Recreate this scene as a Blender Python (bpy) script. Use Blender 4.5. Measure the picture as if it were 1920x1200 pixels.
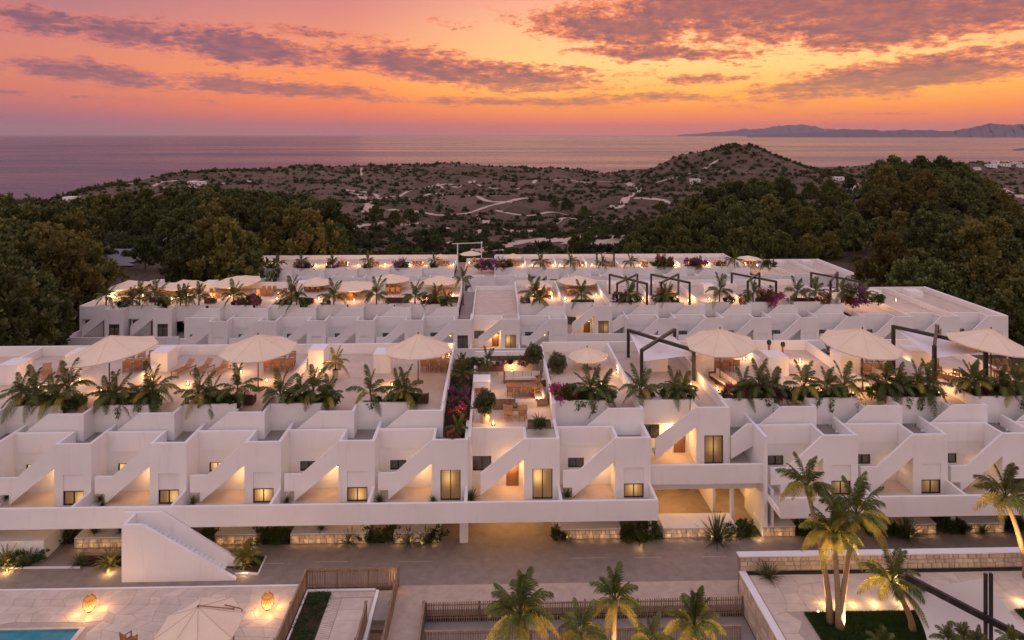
import bpy, math, random
import numpy as np
from mathutils import Vector, Matrix, noise as mnoise

random.seed(7); np.random.seed(7)
for o in list(bpy.data.objects): bpy.data.objects.remove(o)
SC = bpy.context.scene
COL = SC.collection
R = math.radians

# ------------------------------------------------------------------ camera, sky, sun, exposure
FPX, HEYE, HORZ = 1300.0, 30.67, 253.0
YAW = math.atan(34 / FPX)
cd = bpy.data.cameras.new('camera'); cam = bpy.data.objects.new('camera', cd); COL.objects.link(cam)
cam.location = (0, 0, HEYE); cam.rotation_euler = (R(90), 0, -YAW)
cd.sensor_width = 36; cd.lens = FPX / 1920 * 36; cd.shift_y = -(600 - HORZ) / 1920
cd.clip_start = 0.5; cd.clip_end = 120000
SC.camera = cam
SC.render.engine = 'CYCLES'
SC.cycles.use_denoising = True
SC.cycles.max_bounces = 6; SC.cycles.diffuse_bounces = 3; SC.cycles.glossy_bounces = 2
SC.cycles.transmission_bounces = 4; SC.cycles.transparent_max_bounces = 8
SC.cycles.sample_clamp_indirect = 4
SC.cycles.caustics_reflective = False; SC.cycles.caustics_refractive = False
SC.view_settings.view_transform = 'Standard'; SC.view_settings.look = 'None'
SC.view_settings.exposure = 0.1; SC.view_settings.gamma = 1
SC.view_settings.use_curve_mapping = False

LAMPK = 2.9
SUN_AZ, SUN_EL = R(19), R(7)          # azimuth clockwise from +Y

def srgb(r, g, b):
    f = lambda c: (c / 255 / 12.92) if c / 255 < 0.04045 else ((c / 255 + 0.055) / 1.055) ** 2.4
    return (f(r), f(g), f(b), 1)

class NT:
    """small node-tree helper"""
    def __init__(s, tree): s.t = tree; s.n = tree.nodes; s.l = tree.links
    def new(s, ty, **kw):
        n = s.n.new(ty)
        for k, v in kw.items(): setattr(n, k, v)
        return n
    def put(s, sock, v):
        if isinstance(v, bpy.types.NodeSocket): s.l.new(v, sock)
        elif v is not None: sock.default_value = v
    def math(s, op, a, b=None, c=None, clamp=False):
        n = s.new('ShaderNodeMath', operation=op, use_clamp=clamp)
        s.put(n.inputs[0], a); s.put(n.inputs[1], b)
        if c is not None: s.put(n.inputs[2], c)
        return n.outputs[0]
    def ramp(s, fac, stops, interp='LINEAR'):
        n = s.new('ShaderNodeValToRGB'); cr = n.color_ramp; cr.interpolation = interp
        while len(cr.elements) < len(stops): cr.elements.new(0.5)
        for e, (p, c) in zip(cr.elements, stops):
            e.position = p; e.color = c if len(c) == 4 else (*c, 1)
        s.put(n.inputs[0], fac); return n.outputs[0]
    def mix(s, fac, a, b, mode='MIX'):
        n = s.new('ShaderNodeMix', data_type='RGBA', blend_type=mode)
        s.put(n.inputs[0], fac); s.put(n.inputs[6], a); s.put(n.inputs[7], b)
        return n.outputs[2]
    def maprange(s, v, a, b, c=0.0, d=1.0, smooth=False):
        n = s.new('ShaderNodeMapRange', interpolation_type='SMOOTHSTEP' if smooth else 'LINEAR')
        for i, x in enumerate((v, a, b, c, d)): s.put(n.inputs[i], x)
        return n.outputs[0]
    def noise(s, vec, scale, detail=4, rough=0.5, out=0, dim='3D'):
        n = s.new('ShaderNodeTexNoise', noise_dimensions=dim)
        if vec is not None: s.l.new(vec, n.inputs['Vector'])
        n.inputs['Scale'].default_value = scale; n.inputs['Detail'].default_value = detail
        n.inputs['Roughness'].default_value = rough
        return n.outputs[out]

def build_world():
    w = bpy.data.worlds.new('World'); SC.world = w; w.use_nodes = True
    w.node_tree.nodes.clear(); t = NT(w.node_tree)
    out = t.new('ShaderNodeOutputWorld'); bg = t.new('ShaderNodeBackground')
    t.l.new(bg.outputs[0], out.inputs[0])
    tc = t.new('ShaderNodeTexCoord'); sep = t.new('ShaderNodeSeparateXYZ')
    t.l.new(tc.outputs['Generated'], sep.inputs[0])
    X, Y, Z = sep.outputs
    az = t.math('ARCTAN2', X, Y)
    el = t.math('ARCSINE', Z)
    daz = t.math('SUBTRACT', az, SUN_AZ)
    cs = t.math('COSINE', daz)
    elc = t.math('MAXIMUM', el, 0.0)
    # elevation ramps, position = elevation / 1.5 rad compressed by sqrt
    ep = t.math('SQRT', t.math('DIVIDE', elc, 1.5708), clamp=True)
    P = lambda e: math.sqrt(e / 1.5708)
    ZEN = [(P(.8), srgb(206, 196, 216)), (1.0, srgb(196, 192, 218))]
    sunr = t.ramp(ep, [(0.0, srgb(214, 116, 108)), (P(.014), srgb(240, 118, 84)), (P(.035), srgb(255, 150, 66)), (P(.06), srgb(255, 186, 80)),
                       (P(.10), srgb(255, 210, 134)), (P(.15), srgb(254, 196, 142)), (P(.21), srgb(238, 160, 140)), (P(.4), srgb(200, 152, 166))] + ZEN)
    midr = t.ramp(ep, [(0.0, srgb(188, 108, 118)), (P(.015), srgb(212, 106, 102)), (P(.04), srgb(250, 130, 80)), (P(.07), srgb(255, 154, 80)),
                       (P(.11), srgb(250, 158, 104)), (P(.15), srgb(230, 146, 124)), (P(.2), srgb(206, 132, 134)), (P(.4), srgb(194, 150, 166))] + ZEN)
    awayr = t.ramp(ep, [(0.0, srgb(150, 98, 118)), (P(.02), srgb(170, 106, 122)), (P(.05), srgb(218, 124, 108)), (P(.08), srgb(230, 138, 112)),
                        (P(.12), srgb(218, 136, 122)), (P(.16), srgb(182, 126, 134)), (P(.2), srgb(164, 120, 136)), (P(.4), srgb(184, 154, 174))] + ZEN)
    backr = t.ramp(ep, [(0.0, srgb(214, 178, 172)), (P(.05), srgb(234, 192, 180)), (P(.15), srgb(255, 218, 202)), (P(.4), srgb(248, 218, 214)),
                        (P(.8), srgb(218, 206, 224)), (1.0, srgb(196, 192, 218))])
    sunr = t.mix(1.0, sunr, (1.22, 1.19, 1.12, 1), 'MULTIPLY'); midr = t.mix(1.0, midr, (1.14, 1.10, 1.03, 1), 'MULTIPLY')
    c1 = t.mix(t.maprange(cs, .84, 1.0, 0, 1, True), midr, sunr)
    c0 = t.mix(t.maprange(cs, .55, .90, 0, 1, True), awayr, c1)
    c0 = t.mix(1.0, c0, (.93, .91, .93, 1), 'MULTIPLY')
    sky = t.mix(t.maprange(cs, .2, -.5, 0, 1, True), c0, backr)
    # ---- clouds: fractal noise in azimuth / elevation, gathered into banks
    comb = t.new('ShaderNodeCombineXYZ')
    t.put(comb.inputs[0], t.math('MULTIPLY', az, 1.25)); t.put(comb.inputs[1], t.math('MULTIPLY', t.math('SQRT', t.math('ADD', elc, .004)), 2.6)); t.put(comb.inputs[2], 3.7)
    n1 = t.noise(comb.outputs[0], 8.0, 9, .62)
    n2 = t.noise(comb.outputs[0], 30.0, 5, .65)
    n3 = t.noise(comb.outputs[0], 90.0, 4, .65)
    nn = t.math('ADD', t.math('ADD', t.math('MULTIPLY', n1, .40), t.math('MULTIPLY', n2, .38)), t.math('MULTIPLY', n3, .22))
    banks = [  # centre px, py, half width px, half height px, slope (dy/dx px), strength
        (70, 36, 170, 22, .10, 1.15), (230, 60, 170, 22, .14, 1.15), (440, 84, 200, 28, .13, 1.3), (590, 62, 90, 13, .06, 1.0),
        (760, 122, 260, 26, .12, 1.2), (980, 152, 190, 20, .04, 1.1), (170, 138, 250, 18, .08, 1.15), (470, 160, 260, 16, .06, 1.1),
        (860, 190, 280, 9, .02, .95), (1060, 190, 180, 8, .0, .95), (980, 130, 160, 14, .05, .9),
        (1130, 52, 190, 30, .10, 1.25), (1380, 22, 300, 42, .02, 1.4), (1640, 26, 340, 50, .0, 1.4), (1860, 14, 240, 40, .0, 1.3), (1210, 98, 180, 15, .03, 1.1), (1590, 72, 170, 18, -.04, 1.0),
        (1720, 138, 330, 30, -.10, 1.25), (1560, 158, 200, 16, -.06, 1.1), (1900, 98, 90, 16, -.2, .9), (1240, 182, 190, 8, .03, .85),
        (1650, 212, 200, 6, 0, .7), (1350, 148, 110, 8, 0, .85), (120, 180, 330, 7, .03, .8), (840, 45, 60, 12, .1, .6), (700, 85, 140, 16, .2, .7),
    ]
    m = None
    for (px, py, hw, hh, sl, st) in banks:
        a0 = YAW + math.atan((px - 960) / FPX); e0 = math.atan((HORZ - py) / FPX * math.cos(a0 - YAW))
        wa = hw / FPX * math.cos(a0 - YAW) ** 2; we = hh * 1.15 / FPX
        da = t.math('SUBTRACT', az, a0)
        de = t.math('SUBTRACT', t.math('SUBTRACT', el, e0), t.math('MULTIPLY', da, -sl))
        q = t.math('ADD', t.math('POWER', t.math('DIVIDE', da, wa), 2.0), t.math('POWER', t.math('ABSOLUTE', t.math('DIVIDE', de, we)), 2.0))
        g = t.math('MULTIPLY', t.math('EXPONENT', t.math('MULTIPLY', q, -.8)), st)
        m = g if m is None else t.math('MAXIMUM', m, g)
    # elsewhere in the sky (outside the banks listed) loose cloud of the same kind, thinning upward
    far = t.maprange(t.math('ABSOLUTE', t.math('SUBTRACT', az, YAW)), .66, .95, 0, 1, True)
    high = t.maprange(el, .20, .30, 0, 1, True)
    loose = t.math('MULTIPLY', t.math('MAXIMUM', far, high), t.maprange(el, .06, .8, .55, .25))
    m = t.math('MAXIMUM', m, loose)
    nn = t.math('ADD', t.math('MULTIPLY', t.math('SUBTRACT', nn, .5), 2.1), .5)
    dens = t.math('ADD', t.math('MULTIPLY', m, .45), nn)
    cl = t.math('MULTIPLY', t.maprange(dens, .68, .84, 0, 1, True), .93)
    thick = t.math('MULTIPLY', t.maprange(dens, .74, 1.02, 0, 1, True), t.maprange(n2, .3, .62, .62, 1.0))
    rim_s = t.mix(t.maprange(cs, .72, .97, 0, 1), srgb(214, 124, 114), srgb(250, 138, 92))
    core = t.mix(t.maprange(cs, .75, .99, 0, 1), srgb(128, 92, 110), srgb(140, 90, 100))
    ccol = t.mix(thick, rim_s, core)
    hfade = t.maprange(el, 0.01, .09, .45, 1.0)
    bk = t.maprange(cs, -.2, .3, .35, 1)
    sky2 = t.mix(t.math('MULTIPLY', t.math('MULTIPLY', cl, hfade), bk), sky, ccol)
    # below the horizon: dim mauve, as the far sea
    below = t.maprange(el, -.02, 0.0, 0, 1)
    sky3 = t.mix(below, srgb(96, 74, 88), sky2)
    t.put(bg.inputs[0], sky3); bg.inputs[1].default_value = 1.0
build_world()

sl = bpy.data.lights.new('sun', 'SUN'); sun = bpy.data.objects.new('sun', sl); COL.objects.link(sun)
sl.energy = 0.2; sl.angle = R(60); sl.color = (1.0, .55, .30)
d = Vector((math.sin(SUN_AZ) * math.cos(SUN_EL), math.cos(SUN_AZ) * math.cos(SUN_EL), math.sin(SUN_EL)))
sun.rotation_euler = d.to_track_quat('Z', 'Y').to_euler()

# ------------------------------------------------------------------ pixel -> place
CA, SA = math.cos(YAW), math.sin(YAW)
def at(px, py, Y):
    u = (px - 960) / FPX; v = (HORZ - py) / FPX
    D = Y / (CA - u * SA)
    return (D * (SA + u * CA), Y, HEYE + D * v)
def XatY(px, Y): return at(px, 300, Y)[0]
def on(px, py, z):
    u = (px - 960) / FPX; v = (HORZ - py) / FPX
    D = (z - HEYE) / v
    return (D * (SA + u * CA), D * (CA - u * SA), z)
def topx(X, Y, Z=0):
    D = X * SA + Y * CA; r = X * CA - Y * SA
    return 960 + FPX * r / D, HORZ - FPX * (Z - HEYE) / D

# ------------------------------------------------------------------ mesh helper
class MB:
    def __init__(s): s.v = []; s.f = []
    def add(s, vs, fs):
        o = len(s.v); s.v += [tuple(p) for p in vs]; s.f += [tuple(i + o for i in f) for f in fs]; return s
    def box(s, x0, x1, y0, y1, z0, z1):
        if x0 > x1: x0, x1 = x1, x0
        if y0 > y1: y0, y1 = y1, y0
        if z0 > z1: z0, z1 = z1, z0
        return s.add([(x0, y0, z0), (x1, y0, z0), (x1, y1, z0), (x0, y1, z0), (x0, y0, z1), (x1, y0, z1), (x1, y1, z1), (x0, y1, z1)],
                     [(3, 2, 1, 0), (4, 5, 6, 7), (0, 1, 5, 4), (1, 2, 6, 5), (2, 3, 7, 6), (3, 0, 4, 7)])
    def prism_xz(s, pts, y0, y1):   # pts counter-clockwise seen from -Y
        n = len(pts)
        vs = [(x, y0, z) for x, z in pts] + [(x, y1, z) for x, z in pts]
        fs = [tuple(range(n)), tuple(range(2 * n - 1, n - 1, -1))] + [(i + n, (i + 1) % n + n, (i + 1) % n, i) for i in range(n)]
        return s.add(vs, fs)
    def prism_xy(s, pts, z0, z1):
        n = len(pts)
        vs = [(x, y, z1) for x, y in pts] + [(x, y, z0) for x, y in pts]
        fs = [tuple(range(n)), tuple(range(2 * n - 1, n - 1, -1))] + [(i + n, (i + 1) % n + n, (i + 1) % n, i) for i in range(n)]
        return s.add(vs, fs)
    def tube(s, pts, rad, n=8, cap=True):
        pts = [Vector(p) for p in pts]
        if not hasattr(rad, '__len__'): rad = [rad] * len(pts)
        o = len(s.v); prev = None
        for i, p in enumerate(pts):
            t = (pts[min(i + 1, len(pts) - 1)] - pts[max(i - 1, 0)]).normalized()
            a = t.cross(Vector((0, 0, 1)) if abs(t.z) < .95 else Vector((0, 1, 0))).normalized() if prev is None else (prev - t * prev.dot(t)).normalized()
            prev = a; b = t.cross(a)
            for k in range(n):
                an = 2 * math.pi * k / n
                s.v.append(tuple(p + (a * math.cos(an) + b * math.sin(an)) * rad[i]))
        for i in range(len(pts) - 1):
            for k in range(n):
                s.f.append((o + i * n + k, o + i * n + (k + 1) % n, o + (i + 1) * n + (k + 1) % n, o + (i + 1) * n + k))
        if cap:
            s.f.append(tuple(o + k for k in range(n))[::-1]); s.f.append(tuple(o + (len(pts) - 1) * n + k for k in range(n)))
        return s
    def beam(s, p0, p1, w, h):
        p0, p1 = Vector(p0), Vector(p1); t = (p1 - p0).normalized()
        a = t.cross(Vector((0, 0, 1))).normalized() * w / 2; b = Vector(a).cross(t).normalized() * h / 2
        vs = [p + x * a + y * b for p in (p0, p1) for x, y in ((-1, -1), (1, -1), (1, 1), (-1, 1))]
        return s.add(vs, [(0, 1, 2, 3), (7, 6, 5, 4), (0, 4, 5, 1), (1, 5, 6, 2), (2, 6, 7, 3), (3, 7, 4, 0)])
    def lathe(s, prof, n=12, c=(0, 0, 0)):
        o = len(s.v)
        for r, z in prof:
            for k in range(n):
                an = 2 * math.pi * k / n; s.v.append((c[0] + r * math.cos(an), c[1] + r * math.sin(an), c[2] + z))
        for i in range(len(prof) - 1):
            for k in range(n):
                s.f.append((o + i * n + k, o + i * n + (k + 1) % n, o + (i + 1) * n + (k + 1) % n, o + (i + 1) * n + k))
        s.f.append(tuple(o + k for k in range(n))[::-1]); s.f.append(tuple(o + (len(prof) - 1) * n + k for k in range(n)))
        return s
    def mesh(s, name, mat=None, smooth=False):
        me = bpy.data.meshes.new(name); me.from_pydata(s.v, [], s.f)
        if mat is not None: me.materials.append(mat)
        if smooth: me.polygons.foreach_set('use_smooth', [True] * len(me.polygons))
        me.update(); return me
    def build(s, name, mat, parent=None, loc=None, smooth=False):
        return inst(name, s.mesh(name, mat, smooth), parent, loc)

def np_mesh(name, V, F, mat, smooth=False):
    """V (n,3) array, F (m,k) array"""
    me = bpy.data.meshes.new(name)
    V = np.asarray(V, dtype=np.float32); F = np.asarray(F, dtype=np.int32); k = F.shape[1]
    me.vertices.add(len(V)); me.vertices.foreach_set('co', V.ravel())
    me.loops.add(F.size); me.loops.foreach_set('vertex_index', F.ravel())
    me.polygons.add(len(F)); me.polygons.foreach_set('loop_start', np.arange(0, F.size, k, dtype=np.int32))
    me.polygons.foreach_set('loop_total', np.full(len(F), k, dtype=np.int32))
    if smooth: me.polygons.foreach_set('use_smooth', np.ones(len(F), dtype=bool))
    me.materials.append(mat); me.update(calc_edges=True); return me

def inst(name, me, parent=None, loc=None, rz=0.0, scale=None, rot=None):
    o = bpy.data.objects.new(name, me); COL.objects.link(o)
    if parent is not None: o.parent = parent
    if loc is not None: o.location = loc
    if rot is not None: o.rotation_euler = rot
    elif rz: o.rotation_euler = (0, 0, rz)
    if scale is not None: o.scale = scale if hasattr(scale, '__len__') else (scale,) * 3
    return o
def tag(o, label=None, cat=None, group=None, kind=None):
    if label: o['label'] = label
    if cat: o['category'] = cat
    if group: o['group'] = group
    if kind: o['kind'] = kind
    return o
def thing(name, label, cat, loc=(0, 0, 0), rz=0.0, group=None, scale=None):
    o = bpy.data.objects.new(name, None); COL.objects.link(o); o.empty_display_size = .2
    o.location = loc; o.rotation_euler = (0, 0, rz)
    if scale: o.scale = (scale,) * 3 if not hasattr(scale, '__len__') else scale
    return tag(o, label, cat, group)
ORD = ['first', 'second', 'third', 'fourth', 'fifth', 'sixth', 'seventh', 'eighth', 'ninth', 'tenth', 'eleventh', 'twelfth', 'thirteenth', 'fourteenth', 'fifteenth', 'sixteenth',
       'seventeenth', 'eighteenth', 'nineteenth']
def ordn(i):
    if i < 19: return ORD[i]
    n = i + 1; T = {2: 'twent', 3: 'thirt', 4: 'fort', 5: 'fift', 6: 'sixt', 7: 'sevent', 8: 'eight', 9: 'ninet'}[(n // 10) % 10]
    s = T + 'ieth' if n % 10 == 0 else T + 'y-' + ORD[n % 10 - 1]
    return s
def lamp(loc, power, col=(1, .50, .17), rad=.12):
    power *= LAMPK
    l = bpy.data.lights.new('warm_bulb', 'POINT'); l.energy = power; l.color = col; l.shadow_soft_size = rad
    o = bpy.data.objects.new('warm_bulb', l); COL.objects.link(o); o.location = loc; return o
def spot(loc, tgt, power, ang=80, col=(1, .6, .25), rad=.06):
    l = bpy.data.lights.new('spot_bulb', 'SPOT'); l.energy = power; l.color = col; l.shadow_soft_size = rad; l.spot_size = R(ang); l.spot_blend = .8
    o = bpy.data.objects.new('spot_bulb', l); COL.objects.link(o); o.location = loc
    o.rotation_euler = (Vector(tgt) - Vector(loc)).to_track_quat('-Z', 'Y').to_euler(); return o

# ------------------------------------------------------------------ materials
def mat(name, rough=.8, spec=.3):
    m = bpy.data.materials.new(name); m.use_nodes = True; t = NT(m.node_tree)
    b = [n for n in t.n if n.type == 'BSDF_PRINCIPLED'][0]
    b.inputs['Roughness'].default_value = rough; b.inputs['Specular IOR Level'].default_value = spec
    return m, t, b
def coords(t, which='Object', scale=None):
    tc = t.new('ShaderNodeTexCoord'); v = tc.outputs[which]
    if scale is not None:
        mp = t.new('ShaderNodeMapping'); mp.inputs['Scale'].default_value = scale; t.l.new(v, mp.inputs[0]); v = mp.outputs[0]
    return v
def world_pos(t, scale=None):
    g = t.new('ShaderNodeNewGeometry'); v = g.outputs['Position']
    if scale is not None:
        mp = t.new('ShaderNodeMapping'); mp.inputs['Scale'].default_value = scale; t.l.new(v, mp.inputs[0]); v = mp.outputs[0]
    return v
def bump(t, b, h, strength, dist):
    n = t.new('ShaderNodeBump'); n.inputs['Strength'].default_value = strength; n.inputs['Distance'].default_value = dist
    t.put(n.inputs['Height'], h); t.l.new(n.outputs[0], b.inputs['Normal'])
def simple(name, c1, c2, scale=2.0, rough=.8, spec=.3, bmp=0, bd=.02, per_obj=0.0, detail=5, stretch=None, world=True):
    m, t, b = mat(name, rough, spec)
    v = world_pos(t, stretch) if world else coords(t, 'Object', stretch)
    n = t.noise(v, scale, detail, .6)
    c = t.mix(t.maprange(n, .3, .7), (*c1, 1), (*c2, 1))
    if per_obj:
        oi = t.new('ShaderNodeObjectInfo'); hv = t.new('ShaderNodeHueSaturation')
        t.put(hv.inputs['Value'], t.maprange(oi.outputs['Random'], 0, 1, 1 - per_obj, 1 + per_obj)); t.put(hv.inputs['Color'], c)
        t.put(hv.inputs['Hue'], t.maprange(t.math('FRACT', t.math('MULTIPLY', oi.outputs['Random'], 7.3)), 0, 1, .5 - per_obj * .04, .5 + per_obj * .04)); c = hv.outputs[0]
    t.put(b.inputs['Base Color'], c)
    if bmp: bump(t, b, t.noise(v, scale * 6, 4, .6), bmp, bd)
    return m
def leafmat(name, c1, c2, c3, scale=1.2, trans=.25, rough=.55, per_obj=.25):
    m, t, b = mat(name, rough, .3)
    v = world_pos(t); n = t.noise(v, scale, 3, .7); n2 = t.noise(v, scale * 7, 2, .6)
    c = t.mix(t.maprange(n, .35, .65), (*c1, 1), (*c2, 1)); c = t.mix(t.maprange(n2, .45, .75), c, (*c3, 1))
    oi = t.new('ShaderNodeObjectInfo'); hv = t.new('ShaderNodeHueSaturation')
    t.put(hv.inputs['Value'], t.maprange(oi.outputs['Random'], 0, 1, 1 - per_obj, 1 + per_obj)); t.put(hv.inputs['Color'], c)
    t.put(hv.inputs['Hue'], t.maprange(t.math('FRACT', t.math('MULTIPLY', oi.outputs['Random'], 7.3)), 0, 1, .485, .515)); c = hv.outputs[0]
    t.put(b.inputs['Base Color'], c)
    tr = t.new('ShaderNodeBsdfTranslucent'); t.put(tr.inputs[0], c)
    mx = t.new('ShaderNodeMixShader'); mx.inputs[0].default_value = trans
    out = [x for x in t.n if x.type == 'OUTPUT_MATERIAL'][0]
    t.l.new(b.outputs[0], mx.inputs[1]); t.l.new(tr.outputs[0], mx.inputs[2]); t.l.new(mx.outputs[0], out.inputs[0])
    return m
def emit(name, c, s):
    m = bpy.data.materials.new(name); m.use_nodes = True; t = NT(m.node_tree); t.n.clear()
    o = t.new('ShaderNodeOutputMaterial'); e = t.new('ShaderNodeEmission'); e.inputs[0].default_value = (*c, 1); e.inputs[1].default_value = s
    t.l.new(e.outputs[0], o.inputs[0]); return m

def stucco():
    m, t, b = mat('white_stucco', .88, .2)
    v = world_pos(t); n = t.noise(v, .35, 6, .6)
    vs = world_pos(t, (1.2, 1.2, .18)); s = t.noise(vs, 1.6, 5, .6)
    c = t.mix(t.maprange(n, .3, .7), (.80, .775, .755, 1), (.86, .84, .825, 1))
    c = t.mix(t.maprange(s, .56, .85, 0, .38), c, (.54, .50, .47, 1))
    oi = t.new('ShaderNodeObjectInfo'); hv = t.new('ShaderNodeHueSaturation')
    t.put(hv.inputs['Value'], t.maprange(oi.outputs['Random'], 0, 1, .955, 1.02)); t.put(hv.inputs['Color'], c)
    t.put(b.inputs['Base Color'], hv.outputs[0])
    bump(t, b, t.noise(v, 22, 4, .6), .25, .01); return m
M = {}
M['stucco'] = stucco()
M['terrace'] = simple('terrace_tile', (.52, .42, .34), (.64, .53, .44), .8, .7, .3, .2, .01)
M['road'] = simple('stamped_concrete', (.24, .19, .155), (.33, .265, .22), 1.4, .75, .3, .5, .02, detail=8)
M['paving'] = simple('pale_paving', (.42, .32, .25), (.56, .44, .35), 1.6, .7, .3, .4, .02, detail=8)
M['deck_slab'] = simple('limestone_slab', (.54, .44, .36), (.69, .58, .48), 1.3, .6, .4, .35, .01, per_obj=.07, detail=8)
M['grout'] = simple('grout', (.42, .34, .29), (.5, .41, .35), 3, .9, .2)
M['concrete'] = simple('grey_concrete', (.25, .215, .195), (.34, .29, .26), 1.1, .8, .3, .3, .01, detail=7)
M['stone'] = simple('wall_stone', (.50, .39, .28), (.68, .56, .43), 3, .85, .25, .7, .03, per_obj=.18, detail=6)
M['mortar'] = simple('stone_mortar', (.26, .19, .14), (.34, .26, .2), 4, .95, .1)
M['wood'] = simple('teak_wood', (.30, .135, .055), (.44, .215, .09), 3, .6, .3, .2, .005, per_obj=.12, stretch=(1, 1, 6))
M['darkwood'] = simple('dark_wood', (.06, .03, .02), (.11, .055, .035), 3, .7, .3, per_obj=.1)
M['fence'] = simple('fence_wood', (.23, .155, .10), (.36, .25, .165), 3, .75, .25, .3, .01, per_obj=.2, stretch=(1, 1, .3))
M['metal'] = simple('dark_metal', (.018, .015, .015), (.03, .026, .025), 2, .5, .5)
M['canvas'] = simple('cream_canvas', (.80, .65, .48), (.86, .71, .54), .8, .85, .15, .1, .01)
M['sail'] = simple('white_sail_cloth', (.86, .82, .80), (.90, .86, .85), .6, .85, .15)
M['soil'] = simple('soil', (.045, .028, .02), (.08, .05, .035), 5, .95, .1, .6, .03)
M['pot'] = simple('clay_pot', (.45, .36, .27), (.56, .46, .35), 3, .8, .2)
M['trough'] = simple('brown_trough', (.17, .10, .065), (.24, .145, .095), 2, .7, .3)
M['cushion'] = simple('linen_cushion', (.58, .49, .41), (.68, .58, .49), 2, .9, .1, per_obj=.08)
M['bark'] = simple('bark', (.11, .075, .05), (.19, .13, .09), 4, .95, .1, .8, .05)
M['palmbark'] = simple('palm_bark', (.30, .20, .12), (.46, .32, .19), 6, .9, .15, .8, .03, stretch=(1, 1, 4))
M['darkpalmbark'] = simple('dark_palm_bark', (.09, .06, .045), (.15, .10, .07), 6, .9, .15, .8, .03, stretch=(1, 1, 4))
M['frame'] = simple('window_frame_metal', (.02, .017, .016), (.03, .026, .024), 2, .45, .5)
M['brown_door'] = simple('brown_door_wood', (.19, .09, .04), (.26, .125, .06), 2, .55, .35, stretch=(1, 1, .15))
M['grass'] = leafmat('lawn_grass', (.02, .05, .012), (.05, .11, .022), (.08, .13, .03), 1.5)
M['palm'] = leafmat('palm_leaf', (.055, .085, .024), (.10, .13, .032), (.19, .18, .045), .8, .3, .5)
M['palmgold'] = leafmat('palm_leaf_painted_lit', (.17, .165, .035), (.30, .25, .05), (.46, .34, .07), .8, .35, .5)  # brighter copy of the palm leaf, warm lamp glow put into the colour
M['pine'] = leafmat('pine_needles', (.045, .066, .024), (.095, .118, .036), (.24, .225, .06), .35, .15, .7, .35)  # third tone brightened as highlights painted on the tufts
M['pinegold'] = leafmat('pine_needles_painted_lit', (.10, .105, .030), (.17, .155, .040), (.30, .235, .055), .35, .2, .7, .3)  # evening light on some crowns put into the leaf colour
M['scrub'] = leafmat('scrub_leaf', (.034, .046, .018), (.060, .070, .024), (.10, .10, .034), .3, .1, .8, .3)
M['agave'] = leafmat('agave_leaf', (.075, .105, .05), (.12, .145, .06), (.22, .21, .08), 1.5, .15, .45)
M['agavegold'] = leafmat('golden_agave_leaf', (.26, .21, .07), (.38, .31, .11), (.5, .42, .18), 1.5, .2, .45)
M['olive'] = leafmat('grey_green_leaf', (.10, .115, .06), (.15, .165, .085), (.22, .22, .11), 2, .2, .6)
M['bush'] = leafmat('bush_leaf', (.045, .08, .02), (.075, .115, .026), (.12, .15, .035), 2, .2, .6)
M['pink'] = leafmat('magenta_blossom', (.34, .04, .13), (.50, .07, .24), (.62, .14, .34), 3, .35, .7)
M['purple'] = leafmat('purple_blossom', (.22, .045, .18), (.34, .08, .28), (.46, .15, .38), 3, .35, .7)
M['red'] = leafmat('red_blossom', (.34, .035, .045), (.46, .06, .06), (.55, .12, .09), 3, .3, .7)
M['bulb'] = emit('bulb_glow', (1, .62, .26), 14)
M['lantern_glow'] = emit('lantern_flame', (1, .55, .18), 12)
M['shade_glow'] = emit('glowing_lantern_lining', (1, .42, .11), .9)  # glowing liner added, its emission stands in for the lantern flame
_t = NT(M['shade_glow'].node_tree); _c = _t.new('ShaderNodeTexCoord'); _s = _t.new('ShaderNodeSeparateXYZ'); _t.l.new(_c.outputs['Object'], _s.inputs[0])
_e = [n for n in _t.n if n.type == 'EMISSION'][0]; _t.put(_e.inputs[1], _t.maprange(_s.outputs[2], .2, 1.0, 4.0, .9)); _t.put(_e.inputs[0], _t.mix(_t.maprange(_s.outputs[2], .3, .8), (1, .56, .2, 1), (1, .36, .08, 1)))

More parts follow.
